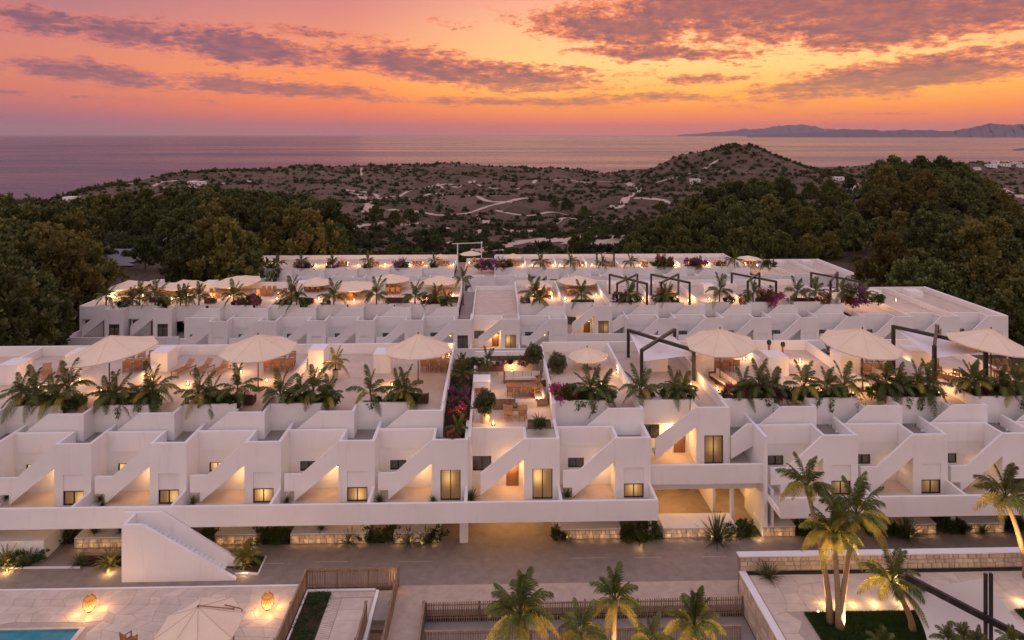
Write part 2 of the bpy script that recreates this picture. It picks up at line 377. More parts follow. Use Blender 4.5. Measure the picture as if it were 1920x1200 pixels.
def glassmat():
    m, t, b = mat('window_glass', .05, .5)
    out = [x for x in t.n if x.type == 'OUTPUT_MATERIAL'][0]
    g = t.new('ShaderNodeBsdfGlossy'); g.inputs['Roughness'].default_value = .04; g.inputs[0].default_value = (.9, .9, .9, 1)
    tr = t.new('ShaderNodeBsdfTransparent'); tr.inputs[0].default_value = (.88, .86, .82, 1)
    fr = t.new('ShaderNodeFresnel'); fr.inputs[0].default_value = 1.5
    mx = t.new('ShaderNodeMixShader'); t.l.new(t.math('ADD', fr.outputs[0], .06), mx.inputs[0])
    t.l.new(tr.outputs[0], mx.inputs[1]); t.l.new(g.outputs[0], mx.inputs[2]); t.l.new(mx.outputs[0], out.inputs[0])
    return m
M['glass'] = glassmat()
def curtainmat(name, lit, k=1.0):
    """lit: curtain whose own emission imitates a room lamp, hot spot and folds painted in"""
    m, t, b = mat(name, .9, .1)
    v = coords(t, 'Object'); sx = t.new('ShaderNodeSeparateXYZ'); t.l.new(v, sx.inputs[0])
    oi = t.new('ShaderNodeObjectInfo')
    fold = t.math('SINE', t.math('MULTIPLY', sx.outputs[0], 58.0))  # fold shading put into colour and glow, the curtain itself is flat
    f2 = t.maprange(fold, -1, 1, .72, 1.0)
    if not lit:
        c = t.mix(f2, (.20, .165, .13, 1), (.44, .36, .29, 1)); t.put(b.inputs['Base Color'], c)
        return m
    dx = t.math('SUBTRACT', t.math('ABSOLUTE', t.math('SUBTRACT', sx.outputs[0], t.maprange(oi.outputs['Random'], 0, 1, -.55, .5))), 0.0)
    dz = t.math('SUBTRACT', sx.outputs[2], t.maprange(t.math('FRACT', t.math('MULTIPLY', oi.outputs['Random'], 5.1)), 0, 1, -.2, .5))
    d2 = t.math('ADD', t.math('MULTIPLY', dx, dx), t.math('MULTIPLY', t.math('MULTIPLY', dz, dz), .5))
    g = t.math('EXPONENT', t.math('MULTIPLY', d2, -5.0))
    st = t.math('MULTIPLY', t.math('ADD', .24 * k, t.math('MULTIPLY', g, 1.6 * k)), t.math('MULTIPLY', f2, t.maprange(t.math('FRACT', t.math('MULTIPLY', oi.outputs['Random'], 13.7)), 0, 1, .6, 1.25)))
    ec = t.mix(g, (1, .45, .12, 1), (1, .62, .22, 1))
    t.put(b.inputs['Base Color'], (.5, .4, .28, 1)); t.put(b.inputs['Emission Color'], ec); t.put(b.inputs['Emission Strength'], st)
    return m
M['curtain_lit'] = curtainmat('glowing_curtain', True)
M['curtain_dim'] = curtainmat('dim_curtain', False)
M['curtain_warm'] = curtainmat('faint_glow_curtain', True, .38)  # weak emission added so these dim curtains look lighter
def terrainmat():
    m, t, b = mat('dry_scrubland', .95, .1)
    v = world_pos(t); vf = world_pos(t, (1, .55, 1))
    n = t.noise(v, .012, 6, .6); n2 = t.noise(vf, .06, 7, .65); n3 = t.noise(vf, .35, 5, .7)
    c = t.mix(t.maprange(n, .35, .65), (.12, .085, .06, 1), (.215, .152, .115, 1))
    c = t.mix(t.maprange(n2, .50, .62, 0, .6, True), c, (.058, .058, .030, 1))
    c = t.mix(t.maprange(n3, .55, .68, 0, .7, True), c, (.04, .038, .02, 1))
    c = t.mix(t.maprange(n3, .30, .40, .22, 0), c, (.33, .245, .195, 1))
    t.put(b.inputs['Base Color'], c)
    bump(t, b, t.math('ADD', n2, n3), 1.0, 3.0); return m
M['terrain'] = terrainmat()
M['track'] = simple('pale_dirt', (.46, .35, .285), (.58, .46, .385), .4, .95, .1, detail=6)
M['asphalt'] = simple('asphalt', (.17, .165, .18), (.22, .21, .23), .5, .9, .2)
def seamat():
    m, t, b = mat('sea_water', .22, .5)
    t.put(b.inputs['Base Color'], (.035, .055, .11, 1)); b.inputs['Specular IOR Level'].default_value = .5
    b.inputs['IOR'].default_value = 1.33
    v = world_pos(t, (.35, 1, 1)); n = t.noise(v, .035, 8, .62); n2 = t.noise(v, .004, 5, .6)
    bump(t, b, t.math('ADD', n, t.math('MULTIPLY', n2, 2.5)), 1.0, 9.0)
    t.put(b.inputs['Roughness'], t.maprange(t.noise(world_pos(t, (.2, 1, 1)), .0025, 5, .6), .35, .65, .18, .36)); return m
M['sea'] = seamat()
def poolmat():
    m, t, b = mat('pool_water', .04, .5)
    v = world_pos(t); n = t.noise(v, 1.5, 4, .6)
    t.put(b.inputs['Base Color'], t.mix(t.maprange(n, .3, .7), (.03, .20, .27, 1), (.05, .29, .36, 1)))
    bump(t, b, n, .25, .05); return m
M['pool'] = poolmat()
M['pooltile'] = simple('pool_edge_tile', (.10, .24, .28), (.14, .30, .34), 3, .4, .5)
M['mountain'] = simple('distant_mountain', (.15, .11, .15), (.20, .15, .19), .0012, .95, .1)

def build_haze():
    m = bpy.data.materials.new('haze_air'); m.use_nodes = True; t = NT(m.node_tree); t.n.clear()
    o = t.new('ShaderNodeOutputMaterial'); v = t.new('ShaderNodeVolumePrincipled'); v.inputs['Color'].default_value = (.9, .82, .88, 1); v.inputs['Density'].default_value = 1.0e-5
    t.l.new(v.outputs[0], o.inputs['Volume'])
    o = MB().box(-75000, 75000, -4000, 96000, -64, 1250).build('haze', m); tag(o, kind='stuff')
build_haze()
# ------------------------------------------------------------------ land, sea, far hills
def sstep(a, b, x):
    t = np.clip((x - a) / (b - a), 0, 1); return t * t * (3 - 2 * t)
SEA_Z = -46.0
YT = [40, 60, 92, 140, 176, 260, 350, 480, 700, 1000, 1300, 2400]
ZT = [-.08, -.08, -3.75, -7.5, -8.5, -13.5, -20, -23.6, -27, -28.5, -28.5, -29]
SILX = [-200, 0, 100, 200, 330, 450, 700, 860, 960, 1130, 1200, 1600, 1700, 1920, 2200]
SILY = [400, 386, 374, 352, 326, 319, 309, 306, 314, 322, 318, 314, 307, 305, 305]
def shore_y(px): return np.interp(px, [-200, 0, 100, 200, 330, 450, 700, 1200, 2200], [560, 600, 660, 760, 950, 1050, 1200, 1300, 1400])
def terrain_z(X, Y):
    X = np.asarray(X, float); Y = np.asarray(Y, float)
    D = X * SA + Y * CA; px = 960 + FPX * (X * CA - Y * SA) / np.maximum(D, 1)
    z = np.interp(Y, YT, ZT)
    # the wooded rises either side of the terraces
    z = z + 9.5 * np.exp(-((X + 120) / 62) ** 2 - ((Y - 215) / 95) ** 2)
    z = z + 21 * np.exp(-((X - 132) / 52) ** 2 - ((Y - 232) / 72) ** 2)
    z = z + 9 * np.exp(-((X - 62) / 48) ** 2 - ((Y - 275) / 75) ** 2)
    # far: meet the skyline against the sea
    ys = shore_y(px); sil = np.interp(px, SILX, SILY)
    zr = HEYE - ys * (sil - HORZ) / FPX
    w = sstep(.55, .97, Y / ys)
    z = z * (1 - w) + zr * w
    bumps = np.zeros_like(z)
    amp = 1.7 * sstep(190, 420, Y) * (1 - .55 * sstep(.8, 1.0, Y / ys))
    for (fx, fy, a, p) in ((.021, .031, 2.4, .3), (-.038, .026, 1.7, 1.9), (.055, .071, 1.1, 4.1), (.011, -.017, 2.6, 2.2), (.093, .11, .55, 5.0)):
        bumps += a * np.sin(X * fx + Y * fy * .8 + p + 1.3 * np.sin(Y * fy * .5 + p)) * np.cos(Y * fy - X * fx * .4 + p * 2)
    z = z + bumps * amp
    # the conical hill
    hx, hy = at(1372, 300, 860)[0], 860
    r = np.hypot((X - hx), (Y - hy) * .8)
    hill = 50 * np.clip(1 - r / 150, 0, 1) ** 1.15
    hill = hill * (1 - .1 * np.sin(6 * np.arctan2(Y - hy, X - hx) + r * .05) * np.clip(r / 60, 0, 1)) - 2.5 * np.exp(-(r / 18) ** 2)
    z = np.maximum(z, z * .0 + np.where(hill > 0, z + hill, z))
    # past the shore line the land dives under the sea
    z = np.where(Y > ys, z - (Y - ys) * .45, z)
    return np.maximum(z, SEA_Z - 12)
def tz(x, y): return float(terrain_z(x, y))
def ground_at(px, py):
    """first meeting of the sight line with the terrain"""
    lo = 60.0
    for k in range(3000):
        Y = lo * 1.0022 ** k
        p = at(px, py, Y)
        if p[2] < tz(p[0], p[1]): return p
    return at(px, py, 1000)

def build_land():
    ncol, nrow = 330, 420
    us = np.linspace(-1.25, 1.25, ncol); ys = 56 * (2300 / 56) ** np.linspace(0, 1, nrow)
    U, YY = np.meshgrid(us, ys); XX = U * (YY * .86 + 28) + YY * .026
    ZZ = terrain_z(XX, YY)
    V = np.stack([XX, YY, ZZ], -1).reshape(-1, 3)
    i = np.arange(nrow - 1)[:, None] * ncol + np.arange(ncol - 1)[None]
    F = np.stack([i, i + 1, i + 1 + ncol, i + ncol], -1).reshape(-1, 4)
    tag(inst('scrubland_terrain', np_mesh('scrubland_terrain', V, F, M['terrain'], True)), kind='structure')
    # ground of the estate
    MB().box(-140, 170, 26, 60, -6.5, -5.6).build('lower_ground', M['soil']); tag(bpy.data.objects['lower_ground'], kind='structure')
    # sea
    MB().add([(-60000, 300, SEA_Z), (60000, 300, SEA_Z), (60000, 90000, SEA_Z), (-60000, 90000, SEA_Z)], [(0, 1, 2, 3)]).build('sea', M['sea']); tag(bpy.data.objects['sea'], kind='structure')
    # far mountains across the bay, in two ranges
    def rng(prof, Y, depth, name, seed):
        xs = np.linspace(prof[0][0], prof[-1][0], 240); h = np.interp(xs, [p[0] for p in prof], [p[1] for p in prof]) * .74
        rnd = np.random.RandomState(seed)
        w = np.clip(h / 8, 0, 1)
        for f, a in ((.05, 1.2), (.11, .9), (.23, .6), (.5, .4)): h = h + a * w * np.sin(xs * f + rnd.rand() * 6)
        h = np.maximum(h, 0)
        rows = []; prof_k = [(0, 0), (.12, .3), (.25, .52), (.4, .78), (.55, 1), (.75, .6), (1, 0)]
        for j, (d, k) in enumerate(prof_k):
            Yd = Y + depth * d
            row = []
            for x, hh in zip(xs, h):
                p = at(x, HORZ, Yd); sc = (Yd / FPX)
                jit = 1 + (.28 * math.sin(x * .19 + j * 2.1) + .2 * math.sin(x * .47 + j * 4.0)) * (1 if 0 < k < 1 else 0)
                row.append((p[0], Yd + (math.sin(x * .3 + j) * depth * .04 if 0 < k < 1 else 0), SEA_Z - 5 + (hh * sc * k * jit + (k * 75 if hh > 0 else 0))))
            rows.append(row)
        V = np.array(rows).reshape(-1, 3); n = len(xs)
        i = np.arange(len(prof_k) - 1)[:, None] * n + np.arange(n - 1)[None]
        F = np.stack([i, i + 1, i + 1 + n, i + n], -1).reshape(-1, 4)
        tag(inst(name, np_mesh(name, V, F, M['mountain'], True)), kind='structure')
    rng([(1400, 0), (1460, 3), (1510, 6), (1555, 13), (1600, 14), (1650, 12), (1700, 13), (1745, 11), (1800, 14), (1850, 27), (1880, 28), (1920, 29), (2050, 34), (2250, 20), (2400, 0)], 21000, 3600, 'distant_mountains', 3)
    rng([(1270, 0), (1330, 7), (1400, 13), (1440, 20), (1480, 27), (1520, 22), (1570, 14), (1640, 12), (1760, 8), (1900, 0)], 42000, 5000, 'farther_mountains', 5)
    # headland at the right edge of the sea
    MB().add([(at(1895, 266, 3300)[0], 3300, SEA_Z - 2), (at(1990, 266, 3300)[0], 3300, SEA_Z - 2), (at(1990, 262, 3500)[0], 3500, SEA_Z + 14), (at(1925, 263, 3450)[0], 3450, SEA_Z + 12), (at(1990, 262, 3800)[0], 3800, SEA_Z - 2), (at(1895, 262, 3700)[0], 3700, SEA_Z - 2)],
             [(0, 1, 2, 3), (3, 2, 4, 5), (0, 3, 5)]).build('headland', M['mountain']); tag(bpy.data.objects['headland'], kind='structure')

    def drape(name, pts, width, m, lift=.25, sub=14):
        """ribbon laid over the terrain along pixel points"""
        P = [Vector(ground_at(x, y)) for x, y in pts]
        path = []
        for i in range(len(P) - 1):
            p0, p1, p2, p3 = P[max(i - 1, 0)], P[i], P[i + 1], P[min(i + 2, len(P) - 1)]
            for k in range(sub):
                t = k / sub
                path.append(.5 * ((2 * p1) + (p2 - p0) * t + (2 * p0 - 5 * p1 + 4 * p2 - p3) * t * t + (3 * p1 - p0 - 3 * p2 + p3) * t ** 3))
        path.append(P[-1])
        V = []; nc = 5
        for i, p in enumerate(path):
            d = (path[min(i + 1, len(path) - 1)] - path[max(i - 1, 0)]); d.z = 0
            d = d.normalized() if d.length > 1e-6 else Vector((1, 0, 0)); nrm = Vector((-d.y, d.x, 0))
            w = width * (1 + .18 * math.sin(i * .9) + .1 * math.sin(i * 2.3))
            for c in range(nc):
                q = p + nrm * w * (c / (nc - 1) - .5); V.append((q.x, q.y, tz(q.x, q.y) + lift))
        F = [(i * nc + c, i * nc + c + 1, (i + 1) * nc + c + 1, (i + 1) * nc + c) for i in range(len(path) - 1) for c in range(nc - 1)]
        tag(inst(name, np_mesh(name, V, F, m, True)), kind='structure')
    drape('paved_road', [(205, 500), (232, 482), (262, 466), (300, 456), (345, 452)], 9, M['asphalt'], .35)
    drape('road_verge', [(180, 492), (225, 470), (275, 452), (320, 446), (360, 440)], 5, M['track'], .2)
    T = [([(840, 458), (868, 446), (905, 431), (912, 420), (898, 404)], 4.5), ([(900, 431), (960, 435), (1010, 436), (1080, 444), (1150, 452)], 4.5),
         ([(900, 474), (940, 462), (1000, 452), (1060, 449), (1120, 453), (1160, 462)], 15), ([(1140, 388), (1170, 380), (1192, 366), (1198, 354), (1175, 344)], 6),
         ([(1190, 372), (1240, 376), (1270, 384)], 4), ([(690, 400), (694, 385), (680, 370), (655, 362)], 8), ([(645, 356), (690, 362), (712, 374)], 4),
         ([(300, 352), (360, 352), (420, 345), (470, 340)], 10), ([(240, 346), (300, 343), (370, 338)], 6), ([(880, 340), (900, 348), (925, 354), (980, 352)], 3.5),
         ([(1040, 420), (1080, 418), (1130, 436), (1155, 445)], 4), ([(760, 375), (830, 366), (900, 372), (960, 380)], 3.5), ([(700, 395), (770, 398), (830, 404), (880, 400)], 3),
         ([(1570, 365), (1600, 352), (1640, 346), (1690, 340)], 6), ([(1860, 352), (1890, 360), (1925, 374)], 7), ([(820, 345), (860, 352), (890, 340)], 3), ([(930, 395), (990, 405), (1050, 400), (1110, 408)], 3), ([(700, 372), (760, 362), (800, 352), (850, 346)], 4), ([(870, 402), (930, 384), (990, 372), (1050, 378)], 3.5), ([(660, 430), (720, 418), (780, 420), (840, 430)], 3.5), ([(1000, 345), (1040, 338), (1090, 342), (1150, 340)], 4), ([(1225, 345), (1280, 330), (1320, 318), (1350, 300)], 3)]
    for pts, w in T: drape('dirt_track', pts, w, M['track'])

    # low white houses on the coast
    def cottage(px, py, w, d, h, label, extra=None):
        p = ground_at(px, py); t = thing('coastal_house', label, 'house', p, random.uniform(-.3, .3), 'small houses near the shore')
        MB().box(-w / 2, w / 2, -d / 2, d / 2, -3, h).build('wall', M['stucco'], t)
        MB().box(-w / 2 - .3, w / 2 + .3, -d / 2 - .3, d / 2 + .3, h + .01, h + .35).build('roof', M['stucco'], t)
        for k in range(max(1, int(w // 5))):
            MB().box(-w / 2 + 1.5 + k * 4.5, -w / 2 + 3 + k * 4.5, -d / 2 - .06, -d / 2 + .2, h * .35, h * .75).build('window', M['frame'], t)
    cottage(100, 386, 14, 8, 3.2, 'long low pale house at the left shore behind the golden pines')
    cottage(134, 380, 11, 8, 5, 'taller pale house with a dark doorway beside the left shore')
    cottage(372, 346, 16, 8, 3, 'long white building on the slope above the left wood')
    cottage(678, 328, 2.2, 2.2, 9, 'slim white tower on the ridge left of centre')
    cottage(1303, 342, 10, 7, 3.4, 'small white house at the left foot of the conical hill')
    cottage(1572, 338, 10, 7, 3.4, 'small white house right of the conical hill')
    for i, (x, y, w, h) in enumerate([(1858, 313, 14, 4), (1866, 309, 8, 6.5), (1884, 311, 15, 3.6), (1905, 309, 18, 4.2), (1832, 318, 8, 3), (1917, 313, 14, 3.5)]):
        cottage(x, y, w, 10, h, ['widest white villa left of the tower house on the right shore', 'tall white tower house in the village on the right shore', 'white villa just right of the tower house on the right shore',
                 'white hotel block near the right edge of the shore', 'little white cottage standing apart left of the shore village', 'low white building at the right edge of the shore village'][i])
build_land()
# ------------------------------------------------------------------ terraced houses
B0 = -1.96
Y0 = 52.4
ROWNAME = ['front row', 'middle row', 'back row']
def window(root, x0, x1, z0, z1, y, lit, tall=False):
    f = MB(); w = .06
    f.box(x0, x0 + w, y - .03, y + .07, z0, z1).box(x1 - w, x1, y - .03, y + .07, z0, z1)
    f.box(x0 + w, x1 - w, y - .03, y + .07, z1 - w, z1).box(x0 + w, x1 - w, y - .03, y + .07, z0, z0 + w)
    xm = (x0 + x1) / 2; f.box(xm - .035, xm + .035, y - .025, y + .065, z0 + w, z1 - w)
    cx, cz = xm, (z0 + z1) / 2
    o = f.build('window', M['frame'], root)
    MB().box(x0 + w, xm - .035, y + .01, y + .02, z0 + w, z1 - w).build('pane', M['glass'], o)
    MB().box(xm + .035, x1 - w, y + .01, y + .02, z0 + w, z1 - w).build('pane', M['glass'], o)
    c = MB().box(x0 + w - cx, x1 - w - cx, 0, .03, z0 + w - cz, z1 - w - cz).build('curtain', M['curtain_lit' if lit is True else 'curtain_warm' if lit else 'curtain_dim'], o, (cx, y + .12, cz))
    return o
def tower_tier(root, w, f, t, win, door, y=0.0, full=True, lamp_on=True, tall_left_open=False, row=0, floor_below=True, span=3.6, diagl=True, right_wall=True):
    """front tier in local coords: x -w..0, tower at the right, stair screen to its left. heights above f"""
    S = M['stucco']; h = t - f
    tl = -2.71
    a, b_ = -2.07, -.55
    oh = 2.3
    tw = MB().box(tl, a, y, y + .25, f, t).box(b_, 0, y, y + .25, f, t).box(a, b_, y, y + .25, f + oh, t)
    tw.box(-.25, -.001, y + .25, y + span, f, t - .002).box(tl, tl + .22, y + .25, y + 2.1, f, t - .002)
    tw.build('tower_wall', S, root)
    MB().box(tl + .22, -.25, y + .25, y + 2.1, t - 1.1, t - .95).build('tower_roof', S, root)
    wb = y + .10
    if win[0] == 'small':
        MB().box(a, b_, wb, y + .24, f + 1.05, f + oh).build('shutter_panel', S, root)
        window(root, a, b_, f, f + 1.05, wb, win[1])
    else: window(root, a, b_, f, f + oh, wb, win[1])
    MB().box(a, b_, y + .32, y + .4, f, f + oh).build('room_wall', M['cushion'], root)
    sl_ = (h - 2.1) / (5.49 + tl)
    if tall_left_open:
        pts = [(-6.0, f + .35), (tl, f + 2.83 + .2), (tl, t), (-6.0, f + 2.0)]
    else:
        pts = [(-w + .25, f + .85), (-6.0, f + .85), (-6.0, f + .1), (tl, f + 2.83), (tl, t), (-5.49, f + 2.1), (-w + .25, f + 2.1)]
    MB().prism_xz(pts, y + .002, y + .20).build('stair_screen', S, root)
    st = MB(); n = 13
    for k in range(n):
        x = -6.0 + k * .25; st.box(x, x + .25, y + .22, y + 1.2, f + .2 * k + (.36 if not tall_left_open else .62), f + .2 * k + (.58 if not tall_left_open else .84))
    st.build('stair', S, root)
    # back wall: joined round its small window
    wx0, wx1 = (-w + .85, -w + 2.1); wz0, wz1 = f + 1.35, f + 2.12
    if tall_left_open: wx0, wx1, wz0, wz1 = -w + .3, -w + 1.75, f + 1.2, f + 2.35
    yb = y + 2.1
    bw = MB().box(-w, wx0, yb, yb + .2, f, t - .004).box(wx1, tl + .22, yb, yb + .2, f, t - .004).box(tl + .22, -.25, yb, yb + .2, f, t - 1.11).box(wx0, wx1, yb, yb + .2, f, wz0).box(wx0, wx1, yb, yb + .2, wz1, t - .004)
    bw.build('back_wall', S, root)
    MB().box(-w + .26, tl - .002, yb - .05, yb - .001, f + 3.05, t - .03).build('upper_wall_band', S, root)
    window(root, wx0, wx1, wz0, wz1, yb + .06, win[2])
    if door:
        dr = MB().box(-4.0, -3.05, yb - .05, yb - .003, f, f + 2.15).build('door', M['brown_door'], root)
        MB().box(-3.2, -3.14, yb - .11, yb - .055, f + .95, f + 1.1).build('handle', M['metal'], dr)
    if lamp_on:
        lx = tl - .5
        lp = MB().box(lx - .06, lx + .06, yb - .16, yb - .06, f + 1.75, f + 1.95).build('wall_lamp', M['metal'], root)
        MB().box(lx - .045, lx + .045, yb - .14, yb - .07, f + 1.70, f + 1.745).build('bulb', M['bulb'], lp)
def house(row, xr, w, label, *, f=3.1, win=('small', True, True), door=False, kind='normal', lamp_on=True, bshift=-2.07, div_l=False, low=False, tall_open=False,
          endl=False, endr=False, light=1.0):
    """one townhouse: local origin at its right front edge"""
    dy, dz = 48.0 * row, -3.7 * row
    t = thing('townhouse', label, 'house', (xr, Y0 + dy, dz), 0, 'white stepped townhouses of the three rows')
    S = M['stucco']; YB = 19.5; gb = -1.2 if row else 0
    if kind == 'normal':
        top = 7.65
        tower_tier(t, w, f, top, win, door, lamp_on=lamp_on, tall_left_open=tall_open)
        MB().box(-w, 0, -2.15, 4.0, f - .40, f - .02).build('floor_slab', S, t)
        MB().box(-w + .2, -.0, -2.15, 2.1, f - .018, f).build('terrace_floor', M['terrace'], t)
        MB().box(-w, 0, -2.37, -2.151, f - .41, f + 1.05).build('parapet', S, t)
        MB().box(-.2, -.001, -2.149, -.002, f + .002, f + 1.048).build('divider', S, t)
        MB().box(-w, 0, 4.0, 4.2, gb, f).build('ground_floor_wall', S, t)
        if lamp_on and row == 0: lamp((xr - 3.6, Y0 + dy + 1.35, dz + f + 1.35), 12 * light, rad=.35)
        if lamp_on and row == 1 and win[1]: lamp((xr - 3.6, Y0 + dy + 1.6, dz + f + 1.9), 45 * light)
        if low:
            MB().box(-w, -.25, 2.3, YB, 6.7, 6.85).build('roof_terrace', M['terrace'], t)
            p = MB().box(-.25, 0, 3.6, YB, 5.5, top - .01).box(-w, 0, YB, YB + .25, gb, top)
            p.build('roof_parapet', S, t)
            MB().box(-w + 1.4, -w + 3.6, 14.5, 16.8, 6.85, 8.0).build('stair_bulkhead', S, t)
            MB().box(-w + .3, -3.2, 2.3, 2.8, 6.85, 7.5).build('planter_wall', S, t)
        elif kind == 'normal' and not tall_open:
            MB().box(-w, -.25, 2.3, 4.2, 6.6, 6.75).build('courtyard_floor', M['concrete'], t)
    if kind == 'central':
        top = 7.65
        tower_tier(t, w, f, top, win, True, lamp_on=lamp_on, tall_left_open=True)
        MB().box(-w, 0, -2.15, 4.0, f - .40, f - .02).build('floor_slab', S, t)
        MB().box(-w + .2, 0, -2.15, 2.1, f - .018, f).build('terrace_floor', M['terrace'], t)
        MB().box(-w, 0, -2.37, -2.151, f - .41, f + 1.05).build('parapet', S, t)
        MB().box(-.2, -.001, -2.149, -.002, f + .002, f + 1.048).build('divider', S, t)
        MB().box(-w, 0, 4.0, 4.2, gb, f).build('ground_floor_wall', S, t)
        MB().box(-w + .25, -.25, 2.3, YB, 7.3, 7.52).build('roof_terrace', M['terrace'], t)
        MB().box(-2.49, -.25, .25, 2.1, 7.40, 7.54).build('roof_landing', M['terrace'], t)
        MB().box(-w, -w + .22, .26, YB, f, 7.78).box(-.22, -.001, 3.6, YB, 6.7, 8.95).build('terrace_side_wall', S, t)
        MB().box(-w, 0, YB, YB + .25, gb, 8.2).build('rear_wall', S, t)
        if lamp_on:
            lamp((xr - 3.6, Y0 + dy + 1.7, dz + f + 1.7), 30 * light)
    if kind == 'raised':
        f2, top = 4.35, 8.85
        tower_tier(t, w, f2, top, win, True, y=2.6, lamp_on=lamp_on, tall_left_open=True, span=1.6)
        MB().box(-w, 2.0, .55, 6.6, f2 - .2, f2 - .02).build('floor_slab', S, t)
        MB().box(-w, 2.0, .55, 4.7, f2 - .018, f2).build('terrace_floor', M['terrace'], t)
        MB().box(-w, 2.0 if not endl else 0, .3, .548, f2 - .42, f2 + 1.02).build('parapet', S, t)
        MB().box(-w, 2.0 if not endl else 0, 1.6, 1.9, 2.9, 3.4).build('lower_beam', S, t)
        MB().box(-w, 2.0 if not endl else 0, 7.4, 7.6, gb, 3.9).build('ground_floor_wall', S, t)
        MB().box(-w, -2.72, 4.92, 5.1, 7.1, 8.85).build('upper_band', S, t)
        if lamp_on:
            lamp((xr - 4.2, Y0 + dy + 4.1, dz + f2 + 1.9), 55 * light)
    if kind in ('normal', 'raised') and not low:
        bs = bshift if kind == 'normal' else 0.0
        x1 = bs
        if kind == 'normal':
            s = MB().box(x1 - 2.8, x1, 2.6, 2.82, 6.75, 8.85).prism_xz([(x1 - 5.4, 6.75), (x1 - 2.8, 6.75), (x1 - 2.8, 8.85)], 2.602, 2.8)
            s.box(x1 - .22, x1 - .001, 2.82, 4.2, 6.75, 8.848).box(x1 - 2.8, x1 - 2.58, 2.82, 4.2, 6.75, 8.55)
            s.build('upper_tower', S, t)
        MB().box(x1 - 2.58, x1 - .22, 2.85, 4.4, 7.95, 8.1).build('balcony_floor', M['terrace'], t)
        px0 = x1 - w; px1 = x1 - 2.8                      # planter wall runs left of the upper tower
        if kind == 'raised': ya = 4.205
        MB().box(px0 + .001, px1 - .001, 4.2, 4.4, 6.6 if kind == 'normal' else 7.0, 8.9).build('planter_front', S, t)
        MB().box(px0 + .2, px1 - .001, 5.5, 5.65, 8.1, 8.62).build('planter_back', S, t)
        MB().box(px0 + .2, px1 - .001, 4.4, 5.5, 8.3, 8.55).build('planter_soil', M['soil'], t)
        MB().box(px0, x1 - (.22 if div_l else 0), 4.4, YB, 7.95, 8.1).build('roof_terrace', M['terrace'], t)
        rp = MB().box(px0, x1, YB, YB + .25, gb, 9.1)
        if div_l: rp.box(x1 - .22, x1 - .001, 4.21, YB - .001, 7.9, 8.98)
        rp.build('roof_parapet', S, t)
        if row == 0 and kind == 'normal': pass
    if endl: MB().box(-w - .25, -w, .0 if kind != 'raised' else .3, YB, gb, 5.4 if kind == 'raised' else 7.65).box(-w - .25, -w, 4.2, YB + .25, 5.401, 8.98).build('end_wall', S, t)
    if endr: MB().box(.001, .26, 0, YB + .25, gb, 7.7).box(.0, .2, -2.37, -.001, 2.7, 4.15).build('end_wall', S, t)
    return t
HOUSES = []
